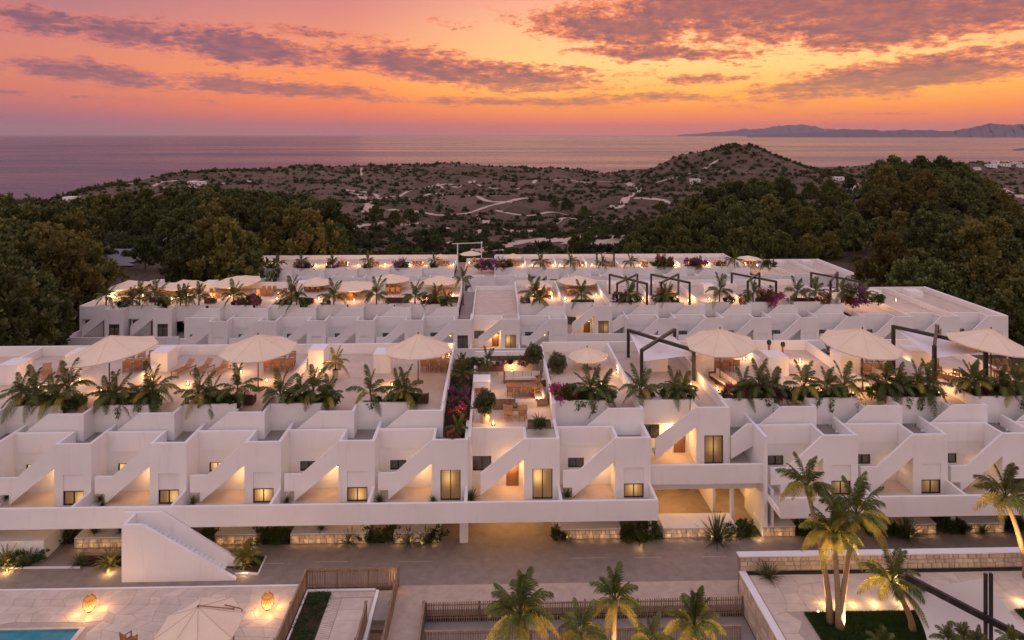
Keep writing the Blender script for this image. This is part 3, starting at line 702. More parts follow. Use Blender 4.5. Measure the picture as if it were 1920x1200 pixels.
def build_row(row, b, nleft, nright, leftraised, nlow):
    rn = ROWNAME[row]; jobs = []
    for k in range(nleft):
        xr = b - 7.0 * k
        jobs.append((xr, 7.0, dict(kind='normal', k=k, side='L')))
    xl = b - 7.0 * nleft
    for k in range(leftraised):
        jobs.append((xl - 2.07 - 7.0 * k, 7.0, dict(kind='raised', k=k, side='LR')))
    jobs.append((b + 6.95, 6.95, dict(kind='central')))
    jobs.append((b + 13.9, 6.95, dict(kind='normal', side='C')))
    jobs.append((b + 20.85, 6.95, dict(kind='raised', side='R')))
    for k in range(nright): jobs.append((b + 22.85 + 7.0 * (k + 1), 7.0, dict(kind='normal', k=k, side='RR')))
    jobs.sort(key=lambda j: j[0]); n = len(jobs)
    for i, (xr, w, p) in enumerate(jobs):
        kw = dict(kind=p['kind']); side = p.get('side')
        lit = row == 0
        kw['win'] = ('small', (True if side != 'RR' else 'warm') if lit else False, lit and side in ('L',) and p.get('k', 9) > 1)
        kw['lamp_on'] = True; kw['light'] = 1.0
        if side == 'L' and row == 0 and p['k'] == 0: kw['win'] = ('tall', True, False)
        if side == 'L' and row == 1: kw['win'] = ('tall' if p['k'] == 0 else 'small', False, False); kw['lamp_on'] = p['k'] == 0; kw['light'] = .3
        if side == 'L': kw['div_l'] = (p['k'] % 2 == 0)
        if side == 'L' and p['k'] == nleft - 1 and leftraised == 0 and row: kw['endl'] = True
        if side == 'RR': kw['div_l'] = True; kw['low'] = p['k'] >= nright - nlow; kw['light'] = .3; kw['bshift'] = -2.0
        if side == 'C': kw['div_l'] = True; kw['bshift'] = 0.0
        if side == 'R': kw['div_l'] = True; kw['win'] = ('tall', 'warm', False)
        if side == 'LR': kw['win'] = ('tall', False, False); kw['lamp_on'] = False; kw['div_l'] = False; kw['endl'] = p['k'] == leftraised - 1
        if p['kind'] == 'central': kw['win'] = ('tall', True, False); kw['light'] = 1.1
        if side == 'RR' and p['k'] == nright - 1: kw['endr'] = True
        if row == 1: kw['light'] = kw['light'] if p['kind'] == 'central' or side == 'C' else .25
        if row == 2 or (row == 1 and side == 'RR'): kw['lamp_on'] = False
        look = {'normal': 'white stepped house with diagonal stair screen', 'raised': 'white house on raised terrace with tall window', 'central': 'white house with open roof terrace and tall tower window'}[p['kind']]
        if p['kind'] == 'normal' and kw.get('low'): look = 'white low house with bare walled roof terrace'
        if p['kind'] in ('central',): lab = f'{look}, middle of the {rn}'
        else: lab = f'{look}, {ordn(i)} from left, {rn}'
        kw.pop('k', None)
        HOUSES.append(house(row, xr, w, lab, **kw))
    # party strip with planting bed left of the central house
    dy, dz = 48.0 * row, -3.7 * row
    st = thing('planting_bed', f'long planted strip between white walls beside the central terrace of the {rn}', 'planting bed', (b - 1.92, Y0 + dy + .3, dz + 6.9))
    MB().box(0, 1.9, 2.05, 18.9, 0, .42).build('soil_bed', M['soil'] if row == 0 else M['concrete'], st)
    # filler between the raised house and the right wing
    x0 = b + 20.85; x1 = b + 22.85
    fw = thing('link_wall', f'white sloping link wall beside the raised house of the {rn}', 'wall', (x1, Y0 + dy, dz))
    MB().box(-.25, -.002, 0, 2.6, 0, 7.64).box(-.25, -.002, 2.6, 4.2, 0, 7.63).build('side_wall', M['stucco'], fw)
    MB().prism_xz([(-2.0 + .01, 4.9), (-.26, 5.9), (-.26, 7.6), (-.7, 7.64), (-1.99, 6.6)], 2.3, 2.5).build('sloping_screen', M['stucco'], fw)
    MB().box(-2, -.26, 4.6, 4.8, 4.2, 7.9).build('rear_screen', M['stucco'], fw)
build_row(0, B0, 7, 4, 0, 0)
build_row(1, -3.2, 6, 8, 2, 3)
build_row(2, -6.6, 7, 9, 0, 3)
# ------------------------------------------------------------------ plants
rnd = np.random.RandomState(11)
def frond_mesh(name, L, droop, rise, mat_, nl=16, wid=.32, leaf=.5, seed=0):
    """pinnate frond along +X from the origin: rachis plus two rows of leaflets"""
    r = np.random.RandomState(seed); V = []; F = []
    N = nl
    def pos(s):
        return np.array([L * (s - .12 * s * s * droop), 0, L * (rise * s - droop * s * s * .75)])
    def tan(s): d = pos(s + .01) - pos(s - .01); return d / np.linalg.norm(d)
    for i in range(8):                      # rachis: thin triangular strip
        s0, s1 = i / 8, (i + 1) / 8; a, b = pos(s0), pos(s1); w0, w1 = .022 * (1 - s0 * .8) * L ** .5, .022 * (1 - s1 * .8) * L ** .5
        o = len(V); V += [a + [0, -w0, 0], a + [0, w0, 0], b + [0, w1, 0], b + [0, -w1, 0]]; F.append((o, o + 1, o + 2, o + 3))
    for i in range(N):
        s = .16 + .84 * (i + .5) / N; p = pos(s); t = tan(s)
        ll = leaf * L * (math.sin(math.pi * min(1, (s * .88 + .12))) ** .6) * (.55 + .15 * r.rand()) * .66
        for sd in (-1, 1):
            dirn = t * (.75 + .25 * r.rand()) + np.array([0, sd * 1.0, 0]) + np.array([0, 0, .25 - .35 * r.rand()]); dirn /= np.linalg.norm(dirn)
            tip = p + dirn * ll + np.array([0, 0, -ll * (.28 + .2 * droop)])
            mid = p + dirn * ll * .5 + np.array([0, 0, ll * .04])
            wv = t * L * wid * .085
            o = len(V); V += [p - wv * .5, p + wv * .5, mid + wv * .85, mid - wv * .85, tip, tip + wv * .15]
            F.append((o, o + 1, o + 2, o + 3)); F.append((o + 3, o + 2, o + 5, o + 4))
    return np_mesh(name, V, F, mat_)
FR = {}
for key, m in (('palm', M['palm']), ('gold', M['palmgold'])):
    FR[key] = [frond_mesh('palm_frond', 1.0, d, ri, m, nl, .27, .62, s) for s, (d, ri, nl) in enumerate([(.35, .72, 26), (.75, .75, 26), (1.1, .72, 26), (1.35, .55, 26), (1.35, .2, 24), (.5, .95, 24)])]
def palm(name, label, loc, trunk_h, fl, nf=16, key='palm', group=None, lean=(0, 0), trad=.09, dark=True, parts=True, cat='palm tree', seed=0, upright=0.0, goldmix=0.0):
    r = random.Random(seed * 77 + 5)
    t = thing(name, label, cat, loc, 0, group)
    top = Vector((lean[0], lean[1], trunk_h)); n = 6
    pts = [Vector((lean[0] * (k / n) ** 1.6, lean[1] * (k / n) ** 1.6, trunk_h * k / n)) for k in range(n + 1)]
    MB().tube(pts, [trad * (1.35 - .5 * k / n + (.25 if k == 0 else 0)) for k in range(n + 1)], 8).build('trunk', M['darkpalmbark' if dark else 'palmbark'], t, smooth=True)
    for i in range(nf):
        az = i * 2.399 + r.uniform(-.2, .2); q = i / (nf - 1)          # young upright leaves first, then older drooping
        kk = key
        if q < .10: v = 5
        elif q < .24: v = 0
        elif q < .5: v = 1
        elif q < .8: v = 2
        else: v = r.choice([3, 4])
        if goldmix and (q > .55) and r.random() < goldmix: kk = 'gold'  # some older fronds take the leaf with painted lamp glow
        tilt = (-.75 if v == 5 else -.4 if v == 0 else -.2) - upright + r.uniform(-.12, .12)
        o = inst('frond', FR[kk][v], t, top + Vector((0, 0, -.04 * fl * q)), scale=fl * r.uniform(.85, 1.1))
        o.rotation_euler = (r.uniform(-.15, .15), tilt if v in (5, 0) else r.uniform(-.15, .1) - upright * .5, az)
    return t
def blade_mesh(name, n, L, mat_, seed=0, width=.05, spread=1.0, curl=.5, rows=4):
    """rosette of sword leaves"""
    r = np.random.RandomState(seed); V = []; F = []
    for i in range(n):
        az = i * 2.399 + r.rand() * .4; q = (i + .5) / n
        el = (1.45 - 1.25 * q * spread) + r.uniform(-.1, .1); l = L * (.75 + .35 * r.rand()) * (1 - .15 * q)
        h = np.array([math.cos(az), math.sin(az), 0]); sd = np.array([-math.sin(az), math.cos(az), 0])
        p = np.array([0, 0, .02]) + h * .03; e = el; o = len(V)
        for k in range(rows + 1):
            s = k / rows; w = width * L * (1 - s) ** .7 * (.55 + .9 * s if s < .5 else 1.0) + .004
            V += [p - sd * w, p + sd * w]; e = el - curl * s * s * (1 + q); p = p + (h * math.cos(e) + np.array([0, 0, math.sin(e)])) * l / rows
        F += [(o + 2 * k, o + 2 * k + 1, o + 2 * k + 3, o + 2 * k + 2) for k in range(rows)]
    return np_mesh(name, V, F, mat_)
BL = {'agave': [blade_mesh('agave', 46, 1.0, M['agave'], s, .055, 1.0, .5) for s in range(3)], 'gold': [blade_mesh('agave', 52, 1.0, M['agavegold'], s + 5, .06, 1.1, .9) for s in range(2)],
      'spiky': [blade_mesh('yucca', 90, 1.0, M['agave'], s + 9, .035, 1.15, .15) for s in range(2)], 'bush': [blade_mesh('fan_bush', 70, 1.0, M['bush'], s + 12, .05, .95, .7) for s in range(2)],
      'olive': [blade_mesh('olive', 200, 1.0, M['olive'], 20, .03, 1.5, .1)]}
def rosette(name, label, cat, loc, size, kind='agave', seed=0, group=None):
    o = inst(name, BL[kind][seed % len(BL[kind])], None, loc, rz=seed * 1.7, scale=size); return tag(o, label, cat, group)

def clump_mesh(name, mats, seed, rx=1.0, rz=.8, nclump=40, nleaf=26, lsize=.16, csize=.3, up=.3, colsplit=0.0, hollow=.45):
    """crown made of small leaf quads gathered in clumps; second material on a share of clumps"""
    r = np.random.RandomState(seed)
    d = r.normal(size=(nclump, 3)); d /= np.linalg.norm(d, axis=1)[:, None]
    rad = (hollow + (1 - hollow) * r.rand(nclump) ** .6)[:, None]
    C = d * rad * np.array([rx, rx, rz]); lump = 1 + .22 * np.sin(d[:, :1] * 5 + seed) * np.cos(d[:, 1:2] * 4 + seed * 2); C *= lump
    P = np.repeat(C, nleaf, 0); k = len(P)
    off = r.normal(size=(k, 3)); off /= np.linalg.norm(off, axis=1)[:, None]; off *= (r.rand(k, 1) ** .5) * csize * np.array([1, 1, 1.1])
    P = P + off
    out = off / csize + d.repeat(nleaf, 0) * .8 + np.array([0, 0, up]); out /= np.linalg.norm(out, axis=1)[:, None]
    s = r.normal(size=(k, 3)); s -= out * (s * out).sum(1)[:, None]; s /= np.linalg.norm(s, axis=1)[:, None]
    L = lsize * (.7 + .6 * r.rand(k, 1)); W = L * .42
    V = np.stack([P - out * L * .5, P + s * W, P + out * L, P - s * W], 1).reshape(-1, 3)
    F = np.arange(len(V)).reshape(-1, 4)
    me = np_mesh(name, V, F, mats[0])
    if len(mats) > 1:
        me.materials.append(mats[1]); ci = (r.rand(nclump) < colsplit).astype(np.int32).repeat(nleaf)
        me.polygons.foreach_set('material_index', ci)
    return me
BOU = {'pink': [clump_mesh('blossom_shrub', [M['bush'], M['pink']], 31 + i, 1, .8, 42, 30, .13, .27, .2, .55) for i in range(2)],
       'purple': [clump_mesh('blossom_shrub', [M['bush'], M['purple']], 41, 1, .8, 42, 30, .13, .27, .2, .6)],
       'red': [clump_mesh('blossom_shrub', [M['bush'], M['red']], 51, 1, .8, 42, 30, .13, .27, .2, .5)],
       'green': [clump_mesh('leafy_shrub', [M['bush']], 61 + i, 1, .7, 36, 30, .15, .28, .3) for i in range(2)],
       'ball': [clump_mesh('ball_shrub', [M['olive']], 71, 1, .95, 130, 30, .13, .22, .15, 0, .1)]}
def shrub(name, label, cat, loc, size, kind='green', seed=0, stem=0.0, group=None):
    t = thing(name, label, cat, loc, seed * 1.3, group)
    if stem: MB().tube([(0, 0, 0), (.03, .02, stem * .5), (0, 0, stem + size * .3)], [.07, .055, .04], 6).build('trunk', M['bark'], t)
    inst('crown', BOU[kind][seed % len(BOU[kind])], t, (0, 0, stem + size * .62), scale=size); return t

# ---- pine trees: crowns of upright needle tufts on a limbed trunk
def pine_crown(name, m, seed, h=1.0, ntuft=150, shape='round'):
    r = np.random.RandomState(seed); tufts = []
    nl = 13
    lobes = []
    for i in range(nl):                       # lobes of the crown on short boughs
        q = (i + .5) / nl; z = .30 + .62 * q
        rr = (.36 * math.sin(math.pi * min(1, .22 + q * .80)) ** .8 if shape == 'round' else .33 * (1.05 - q)) * (.75 + .5 * r.rand())
        a = i * 2.399 + r.rand(); lobes.append((math.cos(a) * rr, math.sin(a) * rr, z + r.uniform(-.04, .04), .17 * (1.15 - .45 * q) * (.85 + .4 * r.rand())))
    lobes.append((0, 0, .9, .13))
    for i in range(ntuft):
        lx, ly, lz, lr = lobes[r.randint(len(lobes))]
        d = r.normal(size=3); d[2] = d[2] * .9 + .25; d /= np.linalg.norm(d); rad = lr * (.55 + .5 * r.rand())
        c = np.array([lx, ly, lz]) + d * rad * np.array([1.1, 1.1, .85])
        ax = d * .55 + np.array([0, 0, 1.0]) + r.normal(size=3) * .15; ax /= np.linalg.norm(ax)
        tufts.append((c, ax))
    C = np.array([t[0] for t in tufts]); A = np.array([t[1] for t in tufts]); nle = 36
    k = ntuft * nle; Cc = C.repeat(nle, 0); Aa = A.repeat(nle, 0)
    s = r.rand(k, 1); o = r.normal(size=(k, 3)); o -= Aa * (o * Aa).sum(1)[:, None]; o /= np.linalg.norm(o, axis=1)[:, None]
    tl = .112
    P = Cc + Aa * (s - .35) * tl * 1.15 + o * tl * .30 * np.sin(np.pi * (.12 + .8 * s)) * r.rand(k, 1)
    dirn = Aa * .7 + o * .75; dirn /= np.linalg.norm(dirn, axis=1)[:, None]
    sd = np.cross(dirn, r.normal(size=(k, 3))); sd /= np.linalg.norm(sd, axis=1)[:, None]
    L = .045 * (.7 + .6 * r.rand(k, 1)); W = L * .30
    V = np.stack([P - sd * W * .6, P + sd * W * .6, P + dirn * L + sd * W, P + dirn * L - sd * W], 1).reshape(-1, 3)
    return np_mesh(name, V, np.arange(len(V)).reshape(-1, 4), m), lobes
def pine_trunk(lobes, seed):
    r = random.Random(seed); mb = MB(); mb.tube([(0, 0, -.05), (.01, 0, .2), (-.015, .01, .5), (0, 0, .88)], [.026, .021, .014, .004], 7)
    for (x, y, z, lr) in lobes: mb.tube([(0, 0, max(.15, z - .2)), (x * .5, y * .5, z - .1), (x, y, z)], [.009, .006, .003], 4, False)
    return mb.mesh('pine_trunk', M['bark'])
PINES = []
for i in range(7):
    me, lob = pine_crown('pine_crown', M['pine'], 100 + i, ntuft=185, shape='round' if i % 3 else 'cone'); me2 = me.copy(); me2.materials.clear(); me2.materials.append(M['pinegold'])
    PINES.append((me, me2, pine_trunk(lob, i)))
_tn = {}
def pine(px, Y, h, side, gold=False, w=1.0, row='', idx=0, z=None):
    x = XatY(px, Y); z = tz(x, Y) - .2 if z is None else z; i = rnd.randint(7)
    me, me2, tr = PINES[i]
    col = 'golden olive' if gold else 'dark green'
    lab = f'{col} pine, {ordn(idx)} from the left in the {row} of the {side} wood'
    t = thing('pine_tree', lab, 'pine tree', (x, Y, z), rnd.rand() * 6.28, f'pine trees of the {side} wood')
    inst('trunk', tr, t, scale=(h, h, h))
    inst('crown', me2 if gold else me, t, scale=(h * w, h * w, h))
def wood(side, rows):
    """rows: (Y, [(px, top py, gold)], name); height follows from the skyline of the row"""
    for ri, (Y, lst, nm) in enumerate(rows):
        lst = sorted(lst)
        for i, (px, py, g) in enumerate(lst):
            x, _, zt = at(px, py, Y); h = zt - tz(x, Y) + .2
            h = min(max(h, 5.5), 17)
            pine(px, Y, h, side, g, 1.0 if h < 12 else .88, nm, i)
def auto(Y, pxs, prof, nm, goldp=.12, jit=7, seed=0, golds=()):
    r = random.Random(seed); out = []
    for px in pxs:
        py = np.interp(px, [p[0] for p in prof], [p[1] for p in prof]) + r.uniform(-jit, jit * 1.2)
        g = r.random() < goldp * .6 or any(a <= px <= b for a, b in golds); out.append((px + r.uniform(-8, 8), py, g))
    return (Y, out, nm)
left_rows = [
    auto(82, range(-60, -10, 40), [(0, 520), (140, 560)], 'nearest rank', .3, 14, 1, ()),
    auto(96, range(-60, 20, 38), [(-60, 480), (0, 492), (140, 528)], 'second rank', .1, 12, 2),
    auto(112, range(-70, 146, 36), [(-60, 440), (0, 455), (100, 470), (215, 500)], 'third rank', .12, 12, 3, ((90, 150),)),
    auto(132, range(-60, 170, 38), [(-60, 405), (0, 415), (90, 420), (150, 440), (215, 492)], 'fourth rank', .3, 10, 4, ((90, 175),)),
    auto(150, list(range(-60, 160, 40)) + [358, 395, 430, 462], [(-60, 385), (60, 388), (120, 398), (180, 430), (330, 478), (365, 440), (420, 415), (470, 440)], 'fifth rank', .25, 8, 5, ((385, 460),)),
    auto(176, list(range(-60, 160, 34)) + [352, 378, 405, 440, 478, 510, 548, 590, 630], [(-60, 370), (40, 374), (130, 384), (180, 405), (340, 425), (400, 392), (470, 386), (540, 378), (600, 400), (640, 440)], 'sixth rank', .16, 8, 6, ((500, 600),)),
    auto(205, list(range(330, 640, 36)), [(330, 400), (400, 372), (470, 380), (540, 362), (600, 372), (650, 410), (700, 448)], 'seventh rank', .14, 7, 7),
    auto(232, list(range(200, 630, 38)), [(200, 392), (260, 380), (330, 372), (400, 362), (480, 366), (540, 338), (600, 352), (650, 392), (700, 425)], 'eighth rank', .08, 7, 8),
    auto(262, list(range(150, 630, 42)), [(150, 376), (200, 362), (300, 356), (420, 352), (500, 350), (540, 324), (585, 345), (640, 366), (700, 400)], 'ninth rank', .05, 6, 9),
    auto(300, list(range(170, 600, 50)), [(150, 366), (260, 350), (420, 347), (500, 346), (560, 342), (660, 372)], 'rearmost rank', .05, 5, 10),
]
wood('left', left_rows)
right_rows = [
    auto(112, [1880, 1925, 1965], [(1880, 545), (1960, 500)], 'nearest rank', .6, 10, 20),
    auto(126, [1700, 1748, 1795, 1842, 1888, 1935], [(1700, 500), (1800, 492), (1900, 505)], 'second rank', .1, 14, 21, ((1880, 1950),)),
    auto(140, [1672, 1725, 1775, 1830, 1885, 1940], [(1590, 470), (1655, 425), (1720, 465), (1830, 430), (1940, 470)], 'third rank', .2, 8, 22, ((1655, 1685), (1810, 1850))),
    auto(158, range(1690, 1960, 44), [(1560, 470), (1660, 440), (1760, 405), (1850, 420), (1960, 440)], 'fourth rank', .12, 10, 23, ((1820, 1900),)),
    auto(178, range(1190, 1940, 46), [(1190, 452), (1300, 440), (1420, 430), (1560, 425), (1640, 400), (1750, 372), (1850, 385), (1940, 420)], 'fifth rank', .25, 15, 24, ((1550, 1600),)),
    auto(196, range(1200, 1920, 44), [(1180, 440), (1260, 410), (1400, 398), (1500, 392), (1600, 380), (1660, 350), (1750, 335), (1830, 350), (1920, 395)], 'sixth rank', .25, 14, 25, ((1690, 1730),)),
    auto(216, range(1230, 1900, 44), [(1200, 425), (1260, 395), (1350, 372), (1440, 360), (1540, 365), (1610, 352), (1680, 318), (1760, 312), (1820, 330), (1900, 370)], 'seventh rank', .2, 12, 26, ((1430, 1470),)),
    auto(238, range(1260, 1880, 42), [(1240, 400), (1320, 362), (1400, 345), (1500, 346), (1600, 352), (1650, 318), (1700, 292), (1780, 302), (1850, 335)], 'eighth rank', .08, 6, 27),
    auto(262, [1290, 1330, 1372, 1420, 1470, 1515, 1655, 1695, 1735, 1775, 1815], [(1290, 375), (1350, 350), (1420, 333), (1515, 342), (1640, 318), (1700, 290), (1760, 300), (1815, 312)], 'rearmost rank', .05, 5, 28),
]
wood('right', right_rows)
# lone pines on the open hillside
lone = [(740, 365, 400, 11), (705, 372, 380, 9), (770, 368, 420, 10), (800, 424, 250, 6.5), (815, 428, 262, 6), (1065, 350, 520, 11), (1040, 352, 530, 9), (1095, 372, 430, 9), (1080, 455, 215, 7), (1100, 458, 225, 6), (1160, 448, 235, 6),
        (272, 462, 172, 8), (1740, 352, 430, 9), (1855, 350, 330, 10), (740, 455, 210, 7), (785, 458, 215, 5.5), (655, 385, 330, 8), (1240, 352, 480, 9), (1890, 455, 170, 9), (830, 395, 330, 5)]
for i, (px, py, Y, h) in enumerate(sorted(lone)):
    x = XatY(px, Y); me, me2, tr = PINES[i % 7]
    t = thing('pine_tree', f'lone pine on the open scrub slope, {ordn(i)} from the left', 'pine tree', (x, Y, tz(x, Y) - .2), i * 1.1, 'lone pines on the hillside')
    inst('trunk', tr, t, scale=h); inst('crown', me, t, scale=h)

# ---- scrub bushes on the hills: nearest ones single, the rest one mass
SCR = [clump_mesh('scrub_bush', [M['scrub']], 200 + i, 1, .62, 16, 12, .36, .36, .25, 0, .3) for i in range(5)]
def scatter_scrub():
    r = np.random.RandomState(5); pts = []
    tries = 0
    while len(pts) < 11500 and tries < 110000:
        tries += 1
        Y = 185 * (1250 / 185) ** r.rand() if r.rand() < .8 else 185 + r.rand() * 1100
        px = r.uniform(-60, 1980); x, _, _ = at(px, 300, Y)
        if Y > shore_y(px) * 1.0: continue
        n = mnoise.noise(Vector((x * .012, Y * .012, 0))) + .6 * mnoise.noise(Vector((x * .045, Y * .03, 3)))
        if n < r.uniform(-.6, .35): continue
        z = tz(x, Y); qx, qy = topx(x, Y, z)
        if any(abs(qx - tx) < 30 * 1 and abs(qy - ty) < 6 for tx, ty in ((1060, 458), (980, 462), (1010, 455), (1110, 458))): continue
        s = r.uniform(.5, 1.6) * (1 + .5 * (r.rand() < .12)) * (1 + Y / 1500); pts.append((s / Y, x, Y, z, s))
    hx, hy = at(1372, 300, 860)[0], 860
    for _ in range(900):
        a = r.rand() * 6.28; q = 155 * r.rand() ** .6; x, Y = hx + q * math.cos(a), hy + q * math.sin(a); s = r.uniform(.9, 2.8); pts.append((s / Y, x, Y, tz(x, Y), s))
    # skyline bushes
    for px in np.arange(0, 1930, 7.0):
        if 1180 < px < 1560: continue
        Y = float(shore_y(px)) * r.uniform(.93, .985); x = XatY(px, Y); s = r.uniform(1.6, 4.2); pts.append((s / Y, x, Y, tz(x, Y), s))
    pts.sort(reverse=True)
    vis = [p for p in pts if topx(p[1], p[2], p[3])[1] < 478]
    single = [p for p in vis if 600 < topx(p[1], p[2], p[3])[0] < 1250][:285]; ids = set(id(p) for p in single)
    single.sort(key=lambda p: topx(p[1], p[2], p[3])[0])
    for i, p in enumerate(single):
        _, x, Y, z, s = p
        o = inst('scrub_bush', SCR[i % 5], None, (x, Y, z + s * .3), rz=i * 1.9, scale=s)
        tag(o, f'low dark scrub bush on the pale slope behind the back row, {ordn(i)} from the left' if i < 99 else f'low dark scrub bush on the open slope, {ordn(i - 99)} rightward of the sandy bend' if i < 198 else f'low dark scrub bush on the right part of the slope, {ordn(i - 198)} along', 'bush', 'single scrub bushes on the hillside')
    src = []
    for me in SCR:
        a = np.empty(len(me.vertices) * 3, dtype=np.float32); me.vertices.foreach_get('co', a); src.append(a.reshape(-1, 4, 3))
    Vs = []
    for p in pts:
        if id(p) in ids: continue
        _, x, Y, z, s = p; q = src[r.randint(5)]; k = 192 if Y < 380 else (84 if Y < 700 else 40); f = 1.0 if k == 192 else 1.45 if k == 84 else 2.0
        sel = q[r.permutation(len(q))[:k]]; c = sel.mean(1, keepdims=True); sel = c + (sel - c) * f; a = r.rand() * 6.28
        ca, sa = math.cos(a), math.sin(a); R_ = np.array([[ca, -sa, 0], [sa, ca, 0], [0, 0, 1]])
        Vs.append((sel @ R_.T * s + np.array([x, Y, z + s * .3])).reshape(-1, 3))
    V = np.concatenate(Vs); tag(inst('scrub_undergrowth', np_mesh('scrub_undergrowth', V, np.arange(len(V)).reshape(-1, 4), M['scrub'])), kind='stuff')
scatter_scrub()
# leaf undergrowth under the woods
def understory():
    r = np.random.RandomState(8); Vs = []; src = []
    for me in SCR[:3]:
        a = np.empty(len(me.vertices) * 3, dtype=np.float32); me.vertices.foreach_get('co', a); src.append(a.reshape(-1, 4, 3))
    for _ in range(2600):
        Y = r.uniform(74, 300); px = r.uniform(-120, 620) if r.rand() < .5 else r.uniform(1180, 2040)
        x = XatY(px, Y)
        lim = Y < 128 and (-69 < x < 82) or Y < 174 and (-64 < x < 88)
        qx, qy = topx(x, Y, tz(x, Y))
        if lim or (180 < qx < 350 and 436 < qy < 560): continue
        s = r.uniform(1.0, 2.3); q = src[r.randint(3)]; sel = q[r.permutation(len(q))[:110]]; c = sel.mean(1, keepdims=True); sel = c + (sel - c) * 1.25
        Vs.append((sel * s + np.array([x, Y, tz(x, Y) + s * .25])).reshape(-1, 3))
    V = np.concatenate(Vs); tag(inst('wood_undergrowth', np_mesh('wood_undergrowth', V, np.arange(len(V)).reshape(-1, 4), M['pine'])), kind='stuff')
understory()
# ------------------------------------------------------------------ ground in front of the houses
def sheet(name, x0, x1, y0, y1, z0, z1, m, kind='structure'):
    o = MB().box(x0, x1, y0, y1, z0, z1).build(name, m); return tag(o, kind=kind)
FB_X = on(748, 1096.5, 0)[0] - .13
sheet('road', -75, 75, 47.35, 62.0, -.4, 0, M['road'])
sheet('pavement', FB_X, 17.1, 44.9, 47.348, -.4, .004, M['paving'])
sheet('garden_path', FB_X, -4.5, 36, 44.898, -.4, .004, M['paving'])
sheet('sunken_floor', -4.5, 16.3, 36, 44.898, -1.1, -.75, M['concrete'])
# pool deck on the left
DX1 = XatY(562, 47.3)
sheet('pool_deck', -60, DX1 - .1, 43.75, 47.33, -.4, .09, M['grout'])
sheet('pool_surround', -25.5, DX1 - .1, 34, 43.748, -.4, .09, M['grout'])
deck = bpy.data.objects['pool_deck']
def slabs(parent, x0, x1, y0, y1, z0, z1, dx, dy, m, skip=None, seed=3, gap=.012, limit=300, name='paving_slab'):
    """irregular flagstones: quads between jittered grid corners, each a part"""
    r = random.Random(seed); nx = int((x1 - x0) / dx); ny = int((y1 - y0) / dy)
    G = {}
    for j in range(ny + 1):
        for i in range(nx + 1):
            ex = i in (0, nx); ey = j in (0, ny)
            off = .5 * dx * (j % 2) if not ex else 0
            G[i, j] = (x0 + (x1 - x0) * i / nx + (0 if ex else r.uniform(-.3, .3) * dx + off * .6), y0 + (y1 - y0) * j / ny + (0 if ey else r.uniform(-.24, .24) * dy))
    c = 0
    for j in range(ny):
        for i in range(nx):
            q = [G[i, j], G[i + 1, j], G[i + 1, j + 1], G[i, j + 1]]; cx = sum(p[0] for p in q) / 4; cy = sum(p[1] for p in q) / 4
            if skip and skip(cx, cy): continue
            def shrink(p): 
                d = math.hypot(p[0] - cx, p[1] - cy); k = 1 - gap / d * 1.2; return (cx + (p[0] - cx) * k, cy + (p[1] - cy) * k)
            q = [shrink(p) for p in q]
            MB().prism_xy([(p[0] - cx, p[1] - cy) for p in q], z0 + .001, z1 + r.uniform(-.004, .004)).build(name, m, parent, (cx, cy, 0)); c += 1
            if c >= limit: return
PX1 = on(163, 1163, .12)[0]; PY1 = 43.6
slabs(deck, -40, DX1 - .12, 38.6, 47.3, .09, .12, 1.05, .78, M['deck_slab'], lambda x, y: x < PX1 + .35 and y < PY1 + .3)
tag(MB().box(-60, DX1 - .1, 47.335, 47.5, 0, .13).build('deck_edge', M['stucco']), 'long white kerb between the pool deck and the road', 'kerb')
# pool
sheet('pool_water', -60, PX1, 30, PY1, -1.2, .02, M['pool'])
tag(MB().box(-60, PX1 + .3, PY1, PY1 + .14, -.4, .125).box(PX1, PX1 + .3, 34, PY1 - .001, -.4, .125).build('pool_edge', M['deck_slab']), 'pale stone coping round the corner of the blue pool', 'pool edge')
tag(MB().box(-60, PX1 - .001, PY1 - .05, PY1 - .002, -.4, .1).box(PX1 - .05, PX1 - .002, 34, PY1 - .051, -.4, .1).build('pool_tiles', M['pooltile']), 'blue tile band under the coping of the pool', 'tiles')
lamp((XatY(28, 42.6), 42.6, .25), 1.2, (1, .9, .7), .06)
# dashed lines on the road
for i, (a, b, y) in enumerate([(495, 532, 1056.5), (588, 652, 1053.5), (746, 811, 1053), (1068, 1136, 1046.5), (1190, 1242, 1045.5), (1315, 1364, 1044), (1455, 1512, 1041), (1740, 1812, 1035)]):
    p, q = on(a, y, .004), on(b, y, .004)
    o = MB().box(p[0], q[0], p[1] - .035, p[1] + .035, .001, .005).build('road_marking', M['paving']); tag(o, kind='structure')
# low plinth wall far left
low = thing('low_wall', 'low white wall under the terrace slab left of the stair', 'wall', (XatY(82, 50.8), 50.8, 0))
MB().box(-30, 0, 0, 4.6, 0, 1.45).build('wall', M['stucco'], low)
